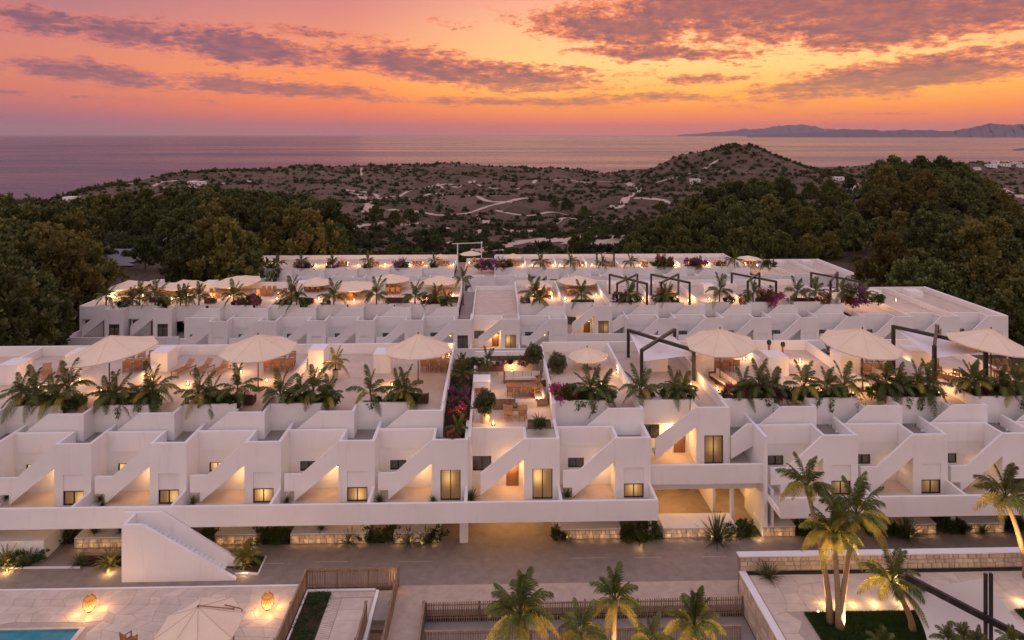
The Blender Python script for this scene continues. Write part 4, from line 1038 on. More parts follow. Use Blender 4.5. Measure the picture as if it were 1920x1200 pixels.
# garden beds
for pts, lab in (([(-4, 1062), (54, 1062), (84, 1037), (-4, 1037)], 'dark soil bed below the low white wall'), ([(133, 1062), (232, 1062), (232, 1042), (160, 1042)], 'dark soil bed left of the big white stair wall'),
                 ([(405, 1060), (484, 1073), (498, 1043), (430, 1041)], 'dark soil bed at the foot of the white stair'), ([(700, 1018), (722, 1018), (722, 1000), (700, 1000)], 'small soil bed between two stone planters'),
                 ([(492, 1021), (545, 1020), (545, 1000), (492, 1000)], 'soil bed between stone planters beside the stair'), ([(1163, 1011), (1245, 1010), (1240, 995), (1163, 995)], 'soil bed left of the parking entrance'),
                 ([(1384, 1006), (1430, 1005), (1418, 985), (1384, 985)], 'green soil bed between planters by the parking entrance'), ([(1490, 1004), (1560, 1003), (1560, 990), (1490, 990)], 'soil bed behind the palm trio'),
                 ([(100, 1021), (142, 1019), (160, 1000), (120, 1000)], 'soil bed beside the low white wall')):
    g = [on(x, y, .03) for x, y in pts]; o = MB().prism_xy([(p[0], p[1]) for p in g], -.1, .035 + .002 * random.random()).build('planting_bed', M['soil']); tag(o, lab, 'flower bed')
kerb = MB()
for (x0, y0), (x1, y1) in [((440, 1076), (484, 1076)), ((484, 1076), (499, 1043))]:
    a, b = on(x0, y0, .06), on(x1, y1, .06); kerb.beam(a, b, .09, .12)
tag(kerb.build('bed_kerb', M['stucco']), 'white kerb round the bed at the foot of the stair', 'kerb')
kb = MB(); a, b = on(-5, 1064.5, .05), on(62, 1064, .05); kb.beam(a, b, .12, .1); a, b = on(62, 1064, .05), on(152, 1063.5, .05); kb.beam(a, b, .12, .1)
tag(kb.build('path_kerb', M['stucco']), 'long white kerb along the road at the left edge', 'kerb')

# stone planters
VST = []
for i in range(8):
    r = random.Random(i); w = [r.uniform(-.06, .06) for _ in range(8)]
    q = [(-.5 + w[0] * .6, -.5 + w[1]), (.5 + w[2] * .6, -.5 + w[3]), (.5 + w[4] * .6, .5 + w[5]), (-.5 + w[6] * .6, .5 + w[7])]
    V = [(x, 0, z) for x, z in q] + [(x * .88, -1, z * .84) for x, z in q]
    VST.append(MB().add(V, [(7, 6, 5, 4), (0, 1, 5, 4), (1, 2, 6, 5), (2, 3, 7, 6), (3, 0, 4, 7)]).mesh('stone', M['stone']))
def stone_face(parent, x0, x1, z0, z1, y, rows, aver=.42, seed=0, axis='x', name='stone', proud=.045):
    r = random.Random(seed); zs = [z0 + (z1 - z0) * (k + (r.uniform(-.12, .12) if 0 < k < rows else 0)) / rows for k in range(rows + 1)]
    for k in range(rows):
        x = x0
        while x < x1 - .05:
            w = min(r.uniform(aver * .55, aver * 1.6), x1 - x)
            if x1 - x - w < aver * .4: w = x1 - x
            h = zs[k + 1] - zs[k]
            if r.random() < .25 and k < rows - 1 and h > 0: pass
            cx, cz = x + w / 2, (zs[k] + zs[k + 1]) / 2
            loc = (cx, y, cz) if axis == 'x' else (y, cx, cz)
            o = inst(name, VST[r.randrange(8)], parent, loc, scale=(w - .035, proud * r.uniform(.7, 1.4), h - .035)); 
            if axis != 'x': o.rotation_euler = (0, 0, -math.pi / 2)
            x += w
PLN = [(141, 232, 1027), (404, 489, 1021), (546, 690, 1019), (739, 825, 1018), (1052, 1164, 1010.5), (1244, 1383, 1008), (1430, 1492, 1006), (1688, 1756, 1001), (1812, 1884, 999)]
for i, (a, b, yb) in enumerate(PLN):
    p = on(a, yb, 0); q = on(b, yb, 0); w = q[0] - p[0]; Yp = (p[1] + q[1]) / 2
    t = thing('stone_planter', f'low white planter box faced with lit stones, {ordn(i)} from the left along the road', 'planter', (p[0], Yp, 0), 0, 'stone-faced planters along the road')
    dep = 2.0
    MB().box(0, w, .0, dep, 0, .70).build('planter_body', M['mortar'], t); MB().box(-.03, w + .03, -.0, dep + .02, .701, .76).build('coping', M['stucco'], t)
    MB().box(-.03, -.001, 0, dep, 0, .70).build('side_panel', M['stucco'], t)
    stone_face(t, 0.02, w - .02, .02, .69, 0, 2, .42, i)
    for k in range(max(2, int(w / .8))):
        sp_ = p[0] + w * (k + .5) / max(2, int(w / .8)); lamp((sp_, Yp - .30, .30), .85, (1, .60, .28), .05)
# columns under the slab
for i, (px, Y, w, lab) in enumerate([(870, 52.5, .62, 'white square pillar under the slab beside the widest parking opening'), (1043, 54.5, .6, 'white pillar set back at the right end of the widest opening'), (1372, 54.0, .34, 'round white column in the tall parking entrance'),
                                      (1784, 53.2, .4, 'slim white pillar under the right wing slab'), (312, 54.5, .5, 'white pillar behind the big stair')]):
    x = XatY(px, Y); mb = MB()
    if i == 2: mb.lathe([(w / 2, 0), (w / 2, 3.0)], 16, (x, Y, 0))
    else: mb.box(x - w / 2, x + w / 2, Y - w / 2, Y + w / 2, 0, 2.66)
    tag(mb.build('pillar', M['stucco']), lab, 'pillar')
# parking bay under the raised house
x0, x1 = XatY(1222, 52.4), XatY(1447, 52.4)
pk = thing('parking_bay', 'warmly lit covered parking bay under the raised house', 'garage', (x0, 52.4, 0))
w = x1 - x0
MB().box(-.2, 0, .1, 7.4, 0, 3.5).box(w + .002, w + .2, .1, 7.4, 0, 3.5).box(0, w, 7.2, 7.39, 0, 3.5).build('wall', M['stucco'], pk)
MB().box(w * .62, w * .62 + .2, 3.2, 7.19, 0, 2.9).build('partition', M['stucco'], pk)
MB().box(XatY(1271, 59.5) - x0, XatY(1294, 59.5) - x0, 7.12, 7.195, 0, 2.1).build('door', M['brown_door'], pk)
MB().box(0, w, 2.0, 7.19, 3.42, 3.5).build('ceiling', M['stucco'], pk)
lamp((x0 + 2.6, 56.6, 2.6), 75, rad=.2); lamp((x0 + 6.9, 56.8, 2.6), 38, rad=.2)
for px in (930, 985): lamp((XatY(px, 54.6), 54.6, 2.3), 26, rad=.2)
lamp((XatY(120, 54.5), 54.5, 2.2), 14); lamp((XatY(430, 55), 55, 2.2), 8); lamp((XatY(1560, 55), 55, 2.2), 12); lamp((XatY(690, 55), 55, 2.2), 10)

# big front stair
YS = 48.2
st = thing('front_stair', 'white solid-walled stair rising from the road to the long terrace', 'stairs', (XatY(228, YS), YS, 0))
X_ = lambda px, Y: XatY(px, Y) - st.location[0]
MB().prism_xz([(0, 0), (X_(441, YS), 0), (X_(441, YS), .12), (X_(265, YS), 3.9), (0, 3.9)], 0, .24).build('front_wall', M['stucco'], st)
MB().prism_xz([(X_(228, 49.5), 0), (X_(454, 49.8), 0), (X_(454, 49.8), .3), (X_(302, 49.8), 3.95), (X_(228, 49.5), 3.95)], 1.55, 1.78).build('rear_wall', M['stucco'], st)
xa, xb = X_(262, 49), X_(418, 49); n = 18
sm = MB().box(.0, xa, .242, 1.548, 2.9, 3.1)
for k in range(n): sm.box(xb - (xb - xa) * (k + 1) / n, xb - (xb - xa) * k / n, .242, 1.548, 0, 3.1 * (k + 1) / n)
sm.build('steps', M['stucco'], st); MB().box(0, .22, .242, 1.548, 3.101, 3.9).build('end_wall', M['stucco'], st)

# slat fences
def slat_mesh(h): return MB().box(-.035, .035, -.018, .018, 0, h).mesh('slat', M['fence'])
def fence(label, p0, p1, h, z, pitch=.16, group='slatted wooden fences', capz=True, wav=0.0, posts=3, seed=1):
    p0, p1 = Vector((*p0, z)), Vector((*p1, z)); L = (p1 - p0).length; a = math.atan2(p1.y - p0.y, p1.x - p0.x)
    t = thing('slat_fence', label, 'fence', p0, a, group); me = slat_mesh(h); n = min(298, int(L / pitch)); r = random.Random(seed)
    for i in range(n):
        o = inst('slat', me, t, (L * (i + .5) / n, r.uniform(-.012, .012), .05)); dz = wav * math.sin(i / n * 9) ; o.scale = (r.uniform(.8, 1.25), 1, 1 + dz); o.rotation_euler = (0, r.uniform(-.012, .012), 0)
    MB().box(0, L, .02, .055, .22, .29).box(0, L, .02, .055, h - .16, h - .09).build('rail', M['fence'], t)
    if capz and not wav: MB().box(0, L, -.05, .07, h + .052, h + .09).build('top_rail', M['fence'], t)
    for k in range(posts):
        x = L * k / (posts - 1); MB().box(-.05, .05, .056, .15, 0, h + .06).build('post', M['fence'], t, (x, 0, 0))
    return t
FA = on(577, 1098, 0); FB = on(748, 1096.5, 0)
fence('tall slat fence along the road, back side of the planted yard', (FA[0], 47.15), (FB[0], 47.15), 1.28, 0, .165, posts=4)
fence('slat fence running toward the pool side of the planted yard', (FA[0], 37.5), (FA[0], 47.1), 1.28, 0, .15, posts=4)
fence('slat fence beside the brown steps, right side of the planted yard', (FB[0], 37.5), (FB[0], 47.1), 1.28, 0, .15, posts=4)
RX = XatY(688, 43.9)
fence('low slat handrail fence left of the brown steps', (RX, 37.5), (RX, 43.9), 1.25, 0, .14, posts=3)
fence('wavy-topped slat fence along the pavement in the middle', (-4.4, 44.82), (16.25, 44.82), 1.2, -.75, .15, wav=.06, posts=7)
fence('short slat fence going forward at the middle of the pavement edge', (-4.45, 37.0), (-4.45, 44.8), 1.35, -.75, .15, posts=3)
fence('lower slat fence in front of the sunken path', (-4.2, 42.3), (15.2, 42.3), 1.15, -.75, .15, posts=7, seed=4)
sheet('yard_base', FA[0] + .08, RX + .1, 36, 47.08, -.5, .0, M['concrete'])
gx1 = XatY(621, 46.8)
sheet('yard_kerb', FA[0] + .1, FB[0] - 1.5, 46.8, 47.0, 0, .1, M['stucco'])
sheet('bed_side_kerb', FA[0] + .1, FA[0] + .22, 36, 46.79, 0, .1, M['stucco'])
yb = sheet('yard_bed', FA[0] + .23, gx1, 36, 46.79, 0, .04, M['soil'])
yp = sheet('yard_paving', gx1 + .05, RX + .25, 36, 46.79, .0, .07, M['grout'])
slabs(yp, gx1 + .9, RX - .05, 38.5, 46.0, .07, .10, 1.0, 1.0, M['deck_slab'], seed=8)
for i in range(44): # herringbone border bricks
    y = 38.6 + i * .17; 
    MB().add([(-.38, -.26, 0), (.38, -.10, 0), (.38, .03, 0), (-.38, -.13, 0), (-.38, -.26, .035), (.38, -.10, .035), (.38, .03, .035), (-.38, -.13, .035)], [(4, 5, 6, 7), (0, 1, 5, 4), (1, 2, 6, 5), (2, 3, 7, 6), (3, 0, 4, 7)]).build('brick', M['deck_slab'], yp, (gx1 + .47, y, .07))
for i in range(20):
    MB().box(-.06, .06, -.3, .3, 0, .033).build('brick', M['deck_slab'], yp, (gx1 + .25 + i * .15, 46.38, .07)).rotation_euler = (0, 0, .55)
stp = thing('garden_steps', 'brown steps going down between two slat fences', 'steps', (RX + .3, 43.9, 0))
sw = FB[0] - .15 - (RX + .3)
MB().box(0, sw, 0, 2.85, -.3, .09).build('landing', M['concrete'], stp)
for k in range(8): MB().box(0, sw, -.62 * (k + 1), -.62 * k - .001, -1.6, .09 - .17 * (k + 1)).build('step', M['trough'], stp)
MB().box(-.2, -.001, -6, 2.85, -.5, .16).build('side_kerb', M['stucco'], stp)
lamp((FB[0] - .3, 46.7, .9), 5, rad=.04)
# bed plants: ground cover
def cover(name, x0, x1, y0, y1, z, n, s, m='green', seed=0):
    r = np.random.RandomState(seed); me = BOU[m][0]; a = np.empty(len(me.vertices) * 3, dtype=np.float32); me.vertices.foreach_get('co', a); q0 = a.reshape(-1, 4, 3); Vs = []
    for i in range(n):
        q = q0[r.permutation(len(q0))[:150]]; k = s * r.uniform(.6, 1.3); Vs.append((q * k * np.array([1, 1, .7]) + np.array([r.uniform(x0, x1), r.uniform(y0, y1), z + .12 * k])).reshape(-1, 3))
    V = np.concatenate(Vs); tag(inst(name, np_mesh(name, V, np.arange(len(V)).reshape(-1, 4), M['grass'] if m == 'green' else M['bush'])), kind='stuff')
cover('ground_cover', FA[0] + .4, gx1 - .2, 38.5, 46.5, .05, 95, .38)

# right terrace behind stone walls
TX = XatY(1387, 45.7); TZ = 1.6
sheet('upper_terrace', TX + .35, 60, 30, 45.7, -.8, TZ - .03, M['grout'])
ut = bpy.data.objects['upper_terrace']
LX = on(1508, 1150, TZ)[0]; LY = on(1508, 1150, TZ)[1]; LX2 = on(1903, 1145, TZ)[0]; LX1 = on(1745, 1150, TZ)[0] + .3
slabs(ut, TX + .5, 36, 38, 45.35, TZ - .03, TZ, 1.1, .85, M['deck_slab'], lambda x, y: y < LY and LX - .2 < x < LX1 or (x > LX2 - .1 and y < LY), seed=21)
sheet('lawn_soil', LX, LX1, 30, LY, TZ - .03, TZ + .02, M['soil']); sheet('side_lawn_soil', LX2, 50, 30, LY, TZ - .03, TZ + .02, M['soil'])
def grass(name, x0, x1, y0, y1, z, n, seed):
    r = np.random.RandomState(seed); P = np.stack([r.uniform(x0, x1, n), r.uniform(y0, y1, n), np.full(n, z)], -1); a = r.rand(n) * 6.28; h = .07 + .07 * r.rand(n)
    d = np.stack([np.cos(a), np.sin(a), a * 0], -1) * .03; l = np.stack([r.normal(size=n) * .04, r.normal(size=n) * .04, h], -1)
    V = np.stack([P - d, P + d, P + l], 1).reshape(-1, 3); tag(inst(name, np_mesh(name, V, np.arange(n * 3).reshape(-1, 3), M['grass'])), kind='stuff')
grass('lawn', LX, LX1, 37, LY, TZ + .015, 60000, 1); grass('side_lawn', LX2, LX2 + 6, 37, LY, TZ + .015, 16000, 2)
sw_ = thing('stone_wall', 'long low stone wall with white coping behind the right terrace', 'wall', (TX, 45.72, 0), 0, None)
MB().box(0, 40, 0, .4, 0, 2.6).build('wall_core', M['mortar'], sw_); MB().box(-.06, 40, -.09, .46, 2.601, 2.68).build('coping', M['stucco'], sw_)
stone_face(sw_, .05, 21, TZ + .05, 2.58, 0, 3, .48, 77)
MB().box(.4, 40, -.35, -.02, TZ - .02, TZ + .012).build('drain_channel', M['metal'], sw_)
rw = thing('retaining_wall', 'stone retaining wall with white coping down the left side of the right terrace', 'wall', (TX, 45.7, 0), 0, None)
MB().box(0, .345, -14, 0, -.78, TZ).build('wall_core', M['mortar'], rw); MB().box(-.06, .4, -14, -.001, TZ + .001, TZ + .07).build('coping', M['stucco'], rw)
stone_face(rw, -7.6, -.02, -.7, TZ - .02, 0, 5, .5, 78, axis='y')
# lanterns by the pool
def rattan_lantern(px, py, label):
    p = on(px, py, .12); t = thing('rattan_lantern', label, 'lantern', p, 0, 'glowing rattan lanterns on the pool deck', .8)
    prof = [(.10, .10), (.30, .18), (.46, .45), (.50, .75), (.42, 1.05), (.24, 1.28), (.12, 1.36)]
    w = MB(); n = 16
    for k in range(n):
        for s in (1, -1):
            pts = []
            for j in range(13):
                q = j / 12 * 6; i0 = min(5, int(q)); f = q - i0; r_ = prof[i0][0] * (1 - f) + prof[i0 + 1][0] * f; z = prof[i0][1] * (1 - f) + prof[i0 + 1][1] * f
                an = 2 * math.pi * k / n + s * j * .13; pts.append((r_ * math.cos(an), r_ * math.sin(an), z))
            w.tube(pts, .012, 4, False)
    for r_, z in prof[::2]: w.tube([(r_ * math.cos(a * math.pi / 8), r_ * math.sin(a * math.pi / 8), z) for a in range(17)], .016, 4, False)
    w.build('woven_shade', M['wood'], t)
    MB().lathe([(r_ * .93, z) for r_, z in prof], 16).build('shade_lining', M['shade_glow'], t, smooth=True)
    MB().lathe([(.05, 0), (.16, .02), (.05, .06), (.03, .18)], 10).build('foot', M['metal'], t)
    for a in range(4): lamp((p[0] + .75 * math.cos(a * 1.57 + .4), p[1] + .75 * math.sin(a * 1.57 + .4), .12 + .4), 7, (1, .5, .17), .12)
rattan_lantern(168, 1147, 'glowing rattan lantern beside the pool corner')
rattan_lantern(502, 1143, 'glowing rattan lantern near the slat fence')

# ---- parasols
def canopy_panels(t, r, rise, m, n=8, sag=.06, parts=True, val=.22):
    def ring(k, q):
        a = 2 * math.pi * k / n; return Vector((r * q * math.cos(a), r * q * math.sin(a), rise * (1 - q) ** 1.12))
    mb = MB(); c = Vector((0, 0, rise))
    def panel(mb, k):
        rows = [ [c, c] ]
        for q in (.33, .66, 1.0):
            a, b = ring(k, q), ring(k + 1, q); mid = (a + b) / 2 * 1.0; mid.z -= sag * q; rows.append([a, mid, b])
        o = len(mb.v); V = [c] + [p for rr in rows[1:] for p in rr]; F = [(0, 1, 2), (0, 2, 3)]
        for i in range(2): a = 1 + i * 3; F += [(a, a + 3, a + 4, a + 1), (a + 1, a + 4, a + 5, a + 2)]
        top = [tuple(v) for v in V]; bot = [(v[0], v[1], v[2] - .015) for v in V]; m_ = len(V)
        va, vb = V[7], V[9]; vm = V[8]
        mb.add(top + bot + [(va[0] * .995, va[1] * .995, va[2] - val * .5), (vm[0] * .995, vm[1] * .995, vm[2] - val * .45), (vb[0] * .995, vb[1] * .995, vb[2] - val * .5)],
               F + [tuple(i + m_ for i in f[::-1]) for f in F] + [(7, 2 * m_, 2 * m_ + 1, 8), (8, 2 * m_ + 1, 2 * m_ + 2, 9)])
    if parts:
        mb = MB(); panel(mb, 0); me = mb.mesh('canopy_panel', m, False)
        for k in range(n): inst('canopy_panel', me, t, (0, 0, 0), rz=2 * math.pi * k / n)
    else:
        for k in range(n): panel(mb, k)
        mb.build('canopy', m, t)
PAR = {}
def parasol(label, px, py_apex, Y, floor_z, r, rise, tilt, group, parts=True, n=8, rz=.3, pole_dx=0.0, canti=None):
    x, _, z = at(px, py_apex, Y)
    t = thing('parasol', label, 'parasol', (x, Y, floor_z), 0, group)
    h = z - floor_z
    mb = MB().tube([(pole_dx, 0, 0), (0, 0, h + .1)], .05, 8); mb.build('pole', M['metal'], t)
    MB().lathe([(.5, 0), (.5, .06), (.12, .09), (.07, .3)], 12, (pole_dx, 0, 0)).build('base', M['metal'], t)
    if parts:
        cn = bpy.data.objects.new('canopy', MB().lathe([(.07, 0), (.05, .1), (.02, .16)], 8).mesh('finial', M['metal'])); COL.objects.link(cn); cn.parent = t
        cn.location = (0, 0, h); cn.rotation_euler = (0, tilt, rz)
        old = canopy_panels
        hold = cn
        mb = MB(); key = (round(r, 2), round(rise, 2))
        tmp = bpy.data.objects.new('tmp', None)
        for k in range(n):
            if key not in PAR:
                q = thing('tmp', '', ''); canopy_panels(q, r, rise, M['canvas'], n); PAR[key] = q.children[0].data
                for c in list(q.children): bpy.data.objects.remove(c)
                bpy.data.objects.remove(q)
            inst('canopy_panel', PAR[key], cn, (0, 0, -rise), rz=2 * math.pi * k / n)
        rb = MB()
        for k in range(n):
            a = 2 * math.pi * k / n; pr = [Vector((r * q * math.cos(a), r * q * math.sin(a), rise * (1 - q) ** 1.12 - rise + .012)) for q in (0, .33, .66, 1)]
            rb.tube(pr, .022, 4, False)
        rb.build('ribs', M['canvas'], cn)
        bpy.data.objects.remove(tmp)
    else:
        key = (round(r, 1), round(rise, 1))
        if key not in PAR:
            q = thing('tmp', '', ''); canopy_panels(q, r, rise, M['canvas'], n, parts=False); PAR[key] = q.children[0].data
            bpy.data.objects.remove(q.children[0]); bpy.data.objects.remove(q)
        o = inst('canopy', PAR[key], t, (math.sin(-tilt) * rise, 0, h - rise)); o.rotation_euler = (0, tilt, rz)
    return t
RZ = [8.1, 4.4, .7]
G1 = 'cream parasols on the front row roofs'
for i, (px, py, Y, r, rise, tilt, lab) in enumerate([
    (205, 629, 60.5, 3.75, 1.35, -.13, 'large cream parasol tilted to the left, first from the left on the front row roofs'), (484, 627, 62, 3.3, 1.3, -.06, 'large cream parasol over the table right of the three sun loungers'),
    (784, 626, 63.5, 3.1, 1.4, .03, 'large cream parasol just left of the flowering strip'), (1101, 651, 66.8, 2.0, .8, .05, 'smallest cream parasol on the roof right of the central terrace'),
    (1350, 616, 62.5, 3.2, 1.35, .11, 'large cream parasol between the two black pergolas'), (1617, 616, 60.5, 3.4, 1.4, .12, 'large cream parasol left of the right black pergola'), (1858, 616, 60.5, 3.4, 1.4, .12, 'large cream parasol at the right edge of the front row roofs')]):
    parasol(lab, px, py, Y, RZ[0], r, rise, tilt, G1, rz=.2 + i)
for i, (px, py, Y, r) in enumerate([(241, 525, 117, 3.3), (343, 524, 117, 3.2), (444, 517, 118, 4.0), (593, 519, 119, 3.0), (663, 526, 114, 3.8), (733, 513, 120, 3.4), (825, 516, 118, 3.1), (1010, 525, 116, 2.4), (1083, 516, 118, 3.5)]):
    parasol(f'small cream parasol on the middle row roofs, {ordn(i)} from the left', px, py, Y, RZ[1], r, .95, (-.08 if px < 500 else 0), 'cream parasols on the middle row roofs', parts=False, rz=.4 * i)
for i, (px, py, Y, r) in enumerate([(500, 483, 163, 1.8), (826, 476, 164, 1.9), (883, 470, 162, 2.6), (962, 475, 164, 2.4), (1135, 473, 162, 2.2), (1403, 479, 163, 3.0)]):
    parasol(f'tiny cream parasol on the back row roofs, {ordn(i)} from the left', px, py, Y, RZ[2], r, .7, 0, 'cream parasols on the back row roofs', parts=False, rz=.4 * i)
# big cantilever parasol on the pool deck
pt = thing('cantilever_parasol', 'big cream cantilever parasol on the pool deck, cut by the lower edge', 'parasol', on(438, 1247, .12))
ax = at(371, 1138, 39.4); L_ = Vector(ax) - pt.location
MB().tube([(0, 0, 0), (0, 0, at(436, 1140, pt.location[1])[2] - .12)], .055, 8).build('pole', M['wood'], pt)
hz = at(436, 1140, pt.location[1])[2] - .12
MB().tube([(-.55, .1, hz + .12), (.35, 0, hz - .02), (.5, 0, hz - .12), (.05, 0, hz - 1.1)], .035, 6).tube([(0, 0, hz - .05), (L_.x, L_.y, L_.z + .08)], .03, 6).build('arm', M['wood'], pt)
cn = bpy.data.objects.new('canopy', MB().lathe([(.05, -.02), (.05, .05), (.02, .08)], 8).mesh('finial', M['metal'])); COL.objects.link(cn); cn.parent = pt; cn.location = L_; cn.rotation_euler = (.05, -.07, .35)
q = thing('tmp', '', ''); canopy_panels(q, 2.4, 1.15, M['canvas'], 8, sag=.10, val=.16); me = q.children[0].data
for c in list(q.children): bpy.data.objects.remove(c)
bpy.data.objects.remove(q)
rb = MB()
for k in range(8):
    inst('canopy_panel', me, cn, (0, 0, -1.15), rz=math.pi * k / 4)
    rb.tube([Vector((2.4 * q * math.cos(k * math.pi / 4), 2.4 * q * math.sin(k * math.pi / 4), 1.15 * (1 - q) ** 1.12 - 1.15 + .012)) for q in (0, .33, .66, 1)], .02, 4, False)
rb.build('seams', M['cushion'], cn)
# ------------------------------------------------------------------ furniture on the roofs
def leg4(w, d, h, s=.05, splay=0): 
    return MB().beam((0, 0, 0), (splay, splay, h), s, s)
_ch = {}
def chair_meshes():
    W, D, H = .5, .5, .44
    seat = MB(); [seat.box(-W / 2, W / 2, -D / 2 + i * .1 + .005, -D / 2 + i * .1 + .09, H, H + .035) for i in range(5)]
    back = MB(); [back.box(-W / 2, W / 2, D / 2 - .02 + .03 * i, D / 2 + .015 + .03 * i, H + .12 + i * .11, H + .2 + i * .11) for i in range(4)]
    arm = MB().box(-W / 2 - .03, -W / 2 + .03, -D / 2, D / 2, H + .22, H + .255).box(W / 2 - .03, W / 2 + .03, -D / 2, D / 2, H + .22, H + .255)
    leg = MB().box(-.025, .025, -.025, .025, 0, H + .22); rear = MB().beam((0, 0, 0), (0, .12, .98), .05, .05)
    return [m.mesh(n, M['wood']) for m, n in ((seat, 'seat'), (back, 'backrest'), (arm, 'armrest'), (leg, 'leg'), (rear, 'leg'))]
CH = chair_meshes()
def chair_low():
    mb = MB().box(-.25, .25, -.25, .25, .42, .47).box(-.25, .25, .25, .31, .5, 1.0)
    for x in (-.22, .22):
        for y in (-.22, .22): mb.box(x - .03, x + .03, y - .03, y + .03, 0, .42)
    return mb.mesh('chair', M['wood'])
CHL = chair_low()
def chair(loc, rz, label, group, full=True, cat='chair', scale=1.0):
    if not full:
        o = inst('teak_chair', CHL, None, loc, rz=rz, scale=scale); return tag(o, label, cat, group)
    t = thing('teak_chair', label, cat, loc, rz, group, scale)
    inst('seat', CH[0], t); inst('backrest', CH[1], t); inst('armrest', CH[2], t)
    for x in (-.225, .225): inst('leg', CH[3], t, (x, -.22, 0)); inst('leg', CH[4], t, (x, .22, 0))
    return t
TB = {}
def table(loc, L, W, label, group, full=True, rz=0.0, round_=False, m=None, H=.75, cat='table'):
    m = m or M['wood']; t = thing('dining_table' if cat == 'table' else 'coffee_table', label, cat, loc, rz, group)
    if round_: MB().lathe([(L / 2, H - .05), (L / 2, H)], 20).build('tabletop', m, t)
    else:
        mb = MB(); n = 6
        for i in range(n): mb.box(-L / 2, L / 2, -W / 2 + W * i / n + .005, -W / 2 + W * (i + 1) / n - .005, H - .045, H)
        mb.box(-L / 2 + .1, L / 2 - .1, -W / 2 + .06, W / 2 - .06, H - .1, H - .046); mb.build('tabletop', m, t)
    lm = MB().box(-.04, .04, -.04, .04, 0, H - .05).mesh('leg', m); q = .7 if round_ else 1
    for x in (-1, 1):
        for y in (-1, 1): inst('leg', lm, t, (x * (L / 2 - .12) * q * (.7 if round_ else 1), y * ((L if round_ else W) / 2 - .1) * q * (.7 if round_ else 1), 0))
    return t
POS6 = [(-.8, -1, 0, 'front left'), (0, -1, 0, 'front middle'), (.8, -1, 0, 'front right'), (-.8, 1, math.pi, 'rear left'), (0, 1, math.pi, 'rear middle'), (.8, 1, math.pi, 'rear right')]
def dining(px, py, zf, where, full=True, L=2.6, s=1.25, rz=0.0, nch=6, round_=False, row=0):
    x, y, z = on(px, py, zf)
    g = 'dining tables on the roofs'; table((x, y, z), L, 1.25, f'wooden dining table {where}', g, full, rz, round_)
    gc = 'teak chairs on the roofs'
    for i, (ux, uy, r_, nm) in enumerate(POS6[:nch]):
        dx, dy = (ux * L * .42, uy * 1.0) if not round_ else (math.cos(i * 1.047) * (L / 2 + .35), math.sin(i * 1.047) * (L / 2 + .35))
        rr = (0 if uy < 0 else math.pi) + math.pi if not round_ else i * 1.047 - math.pi / 2
        cx, cy = x + dx * math.cos(rz) - dy * math.sin(rz), y + dx * math.sin(rz) + dy * math.cos(rz)
        lab = f'{nm} wooden chair at the table {where}' if not round_ else f'{ordn(i)} wooden chair counted round the table {where}'
        chair((cx, cy, z), rr + rz + random.uniform(-.12, .12), lab, gc, full, scale=s)
W0 = [(262, 690, 'under the first large parasol', .35, False), (525, 691, 'under the second large parasol', .1, False), (818, 690, 'under the third large parasol', -.1, False), (1352, 690, 'under the parasol between the pergolas', .1, False),
      (1638, 700, 'under the parasol left of the right pergola', -.2, False), (1885, 706, 'under the rightmost large parasol', -.1, False), (1775, 722, 'behind the right pergola palms', .4, True)]
for px, py, wh, rz, rd in W0: dining(px, py, RZ[0], wh, True, 2.8 if not rd else 1.3, 1.25, rz, 6 if not rd else 4, rd)
W1 = [(500, 553), (540, 557), (650, 560), (738, 549), (832, 553), (300, 556), (400, 558), (1075, 552), (1020, 556), (1440, 556), (1248, 556), (590, 545)]
for i, (px, py) in enumerate(sorted(W1)): dining(px, py, RZ[1], f'{ordn(i)} from the left on the middle row roofs', False, 2.6, 1.2, 0, 4 if i % 2 else 6)
W2 = [(497, 499), (563, 499), (645, 498), (702, 498), (784, 497), (833, 497), (895, 494), (965, 497), (1024, 498), (1084, 498), (1140, 498), (1210, 498), (1300, 498), (1350, 498), (1404, 498)]
for i, (px, py) in enumerate(W2): dining(px, py, RZ[2], f'{ordn(i)} from the left on the back row roofs', False, 2.4, 1.2, 0, 4)
# sun loungers
def lounger(px, py, zf, rz, label):
    x, y, z = on(px, py, zf); t = thing('sun_lounger', label, 'sun lounger', (x, y, z), rz, 'wooden sun loungers', 1.25)
    MB().box(-.35, -.29, -1, .95, .26, .33).box(.29, .35, -1, .95, .26, .33).build('frame', M['wood'], t)
    me = MB().box(-.29, .29, -.035, .035, 0, .02).mesh('slat', M['wood'])
    for k in range(13): inst('slat', me, t, (0, -.95 + k * .1, .335))
    b = MB(); [b.box(-.29, .29, k * .1, k * .1 + .07, 0, .02) for k in range(7)]
    o = b.build('backrest', M['wood'], t, (0, .35, .34)); o.rotation_euler = (.7, 0, 0)
    lm = MB().box(-.03, .03, -.03, .03, 0, .26).mesh('leg', M['wood'])
    for a in (-.32, .32):
        for c in (-.9, .85): inst('leg', lm, t, (a, c, 0))
    return t
lounger(88, 706, 8.1, .55, 'wooden sun lounger nearest the left dividing wall'); lounger(118, 700, 8.1, .5, 'second wooden sun lounger left of the first parasol')
lounger(345, 698, 8.1, -.35, 'left one of three wooden loungers beside the second parasol'); lounger(380, 697, 8.1, -.35, 'middle one of three wooden loungers beside the second parasol'); lounger(412, 699, 8.1, -.3, 'right one of three wooden loungers beside the second parasol')
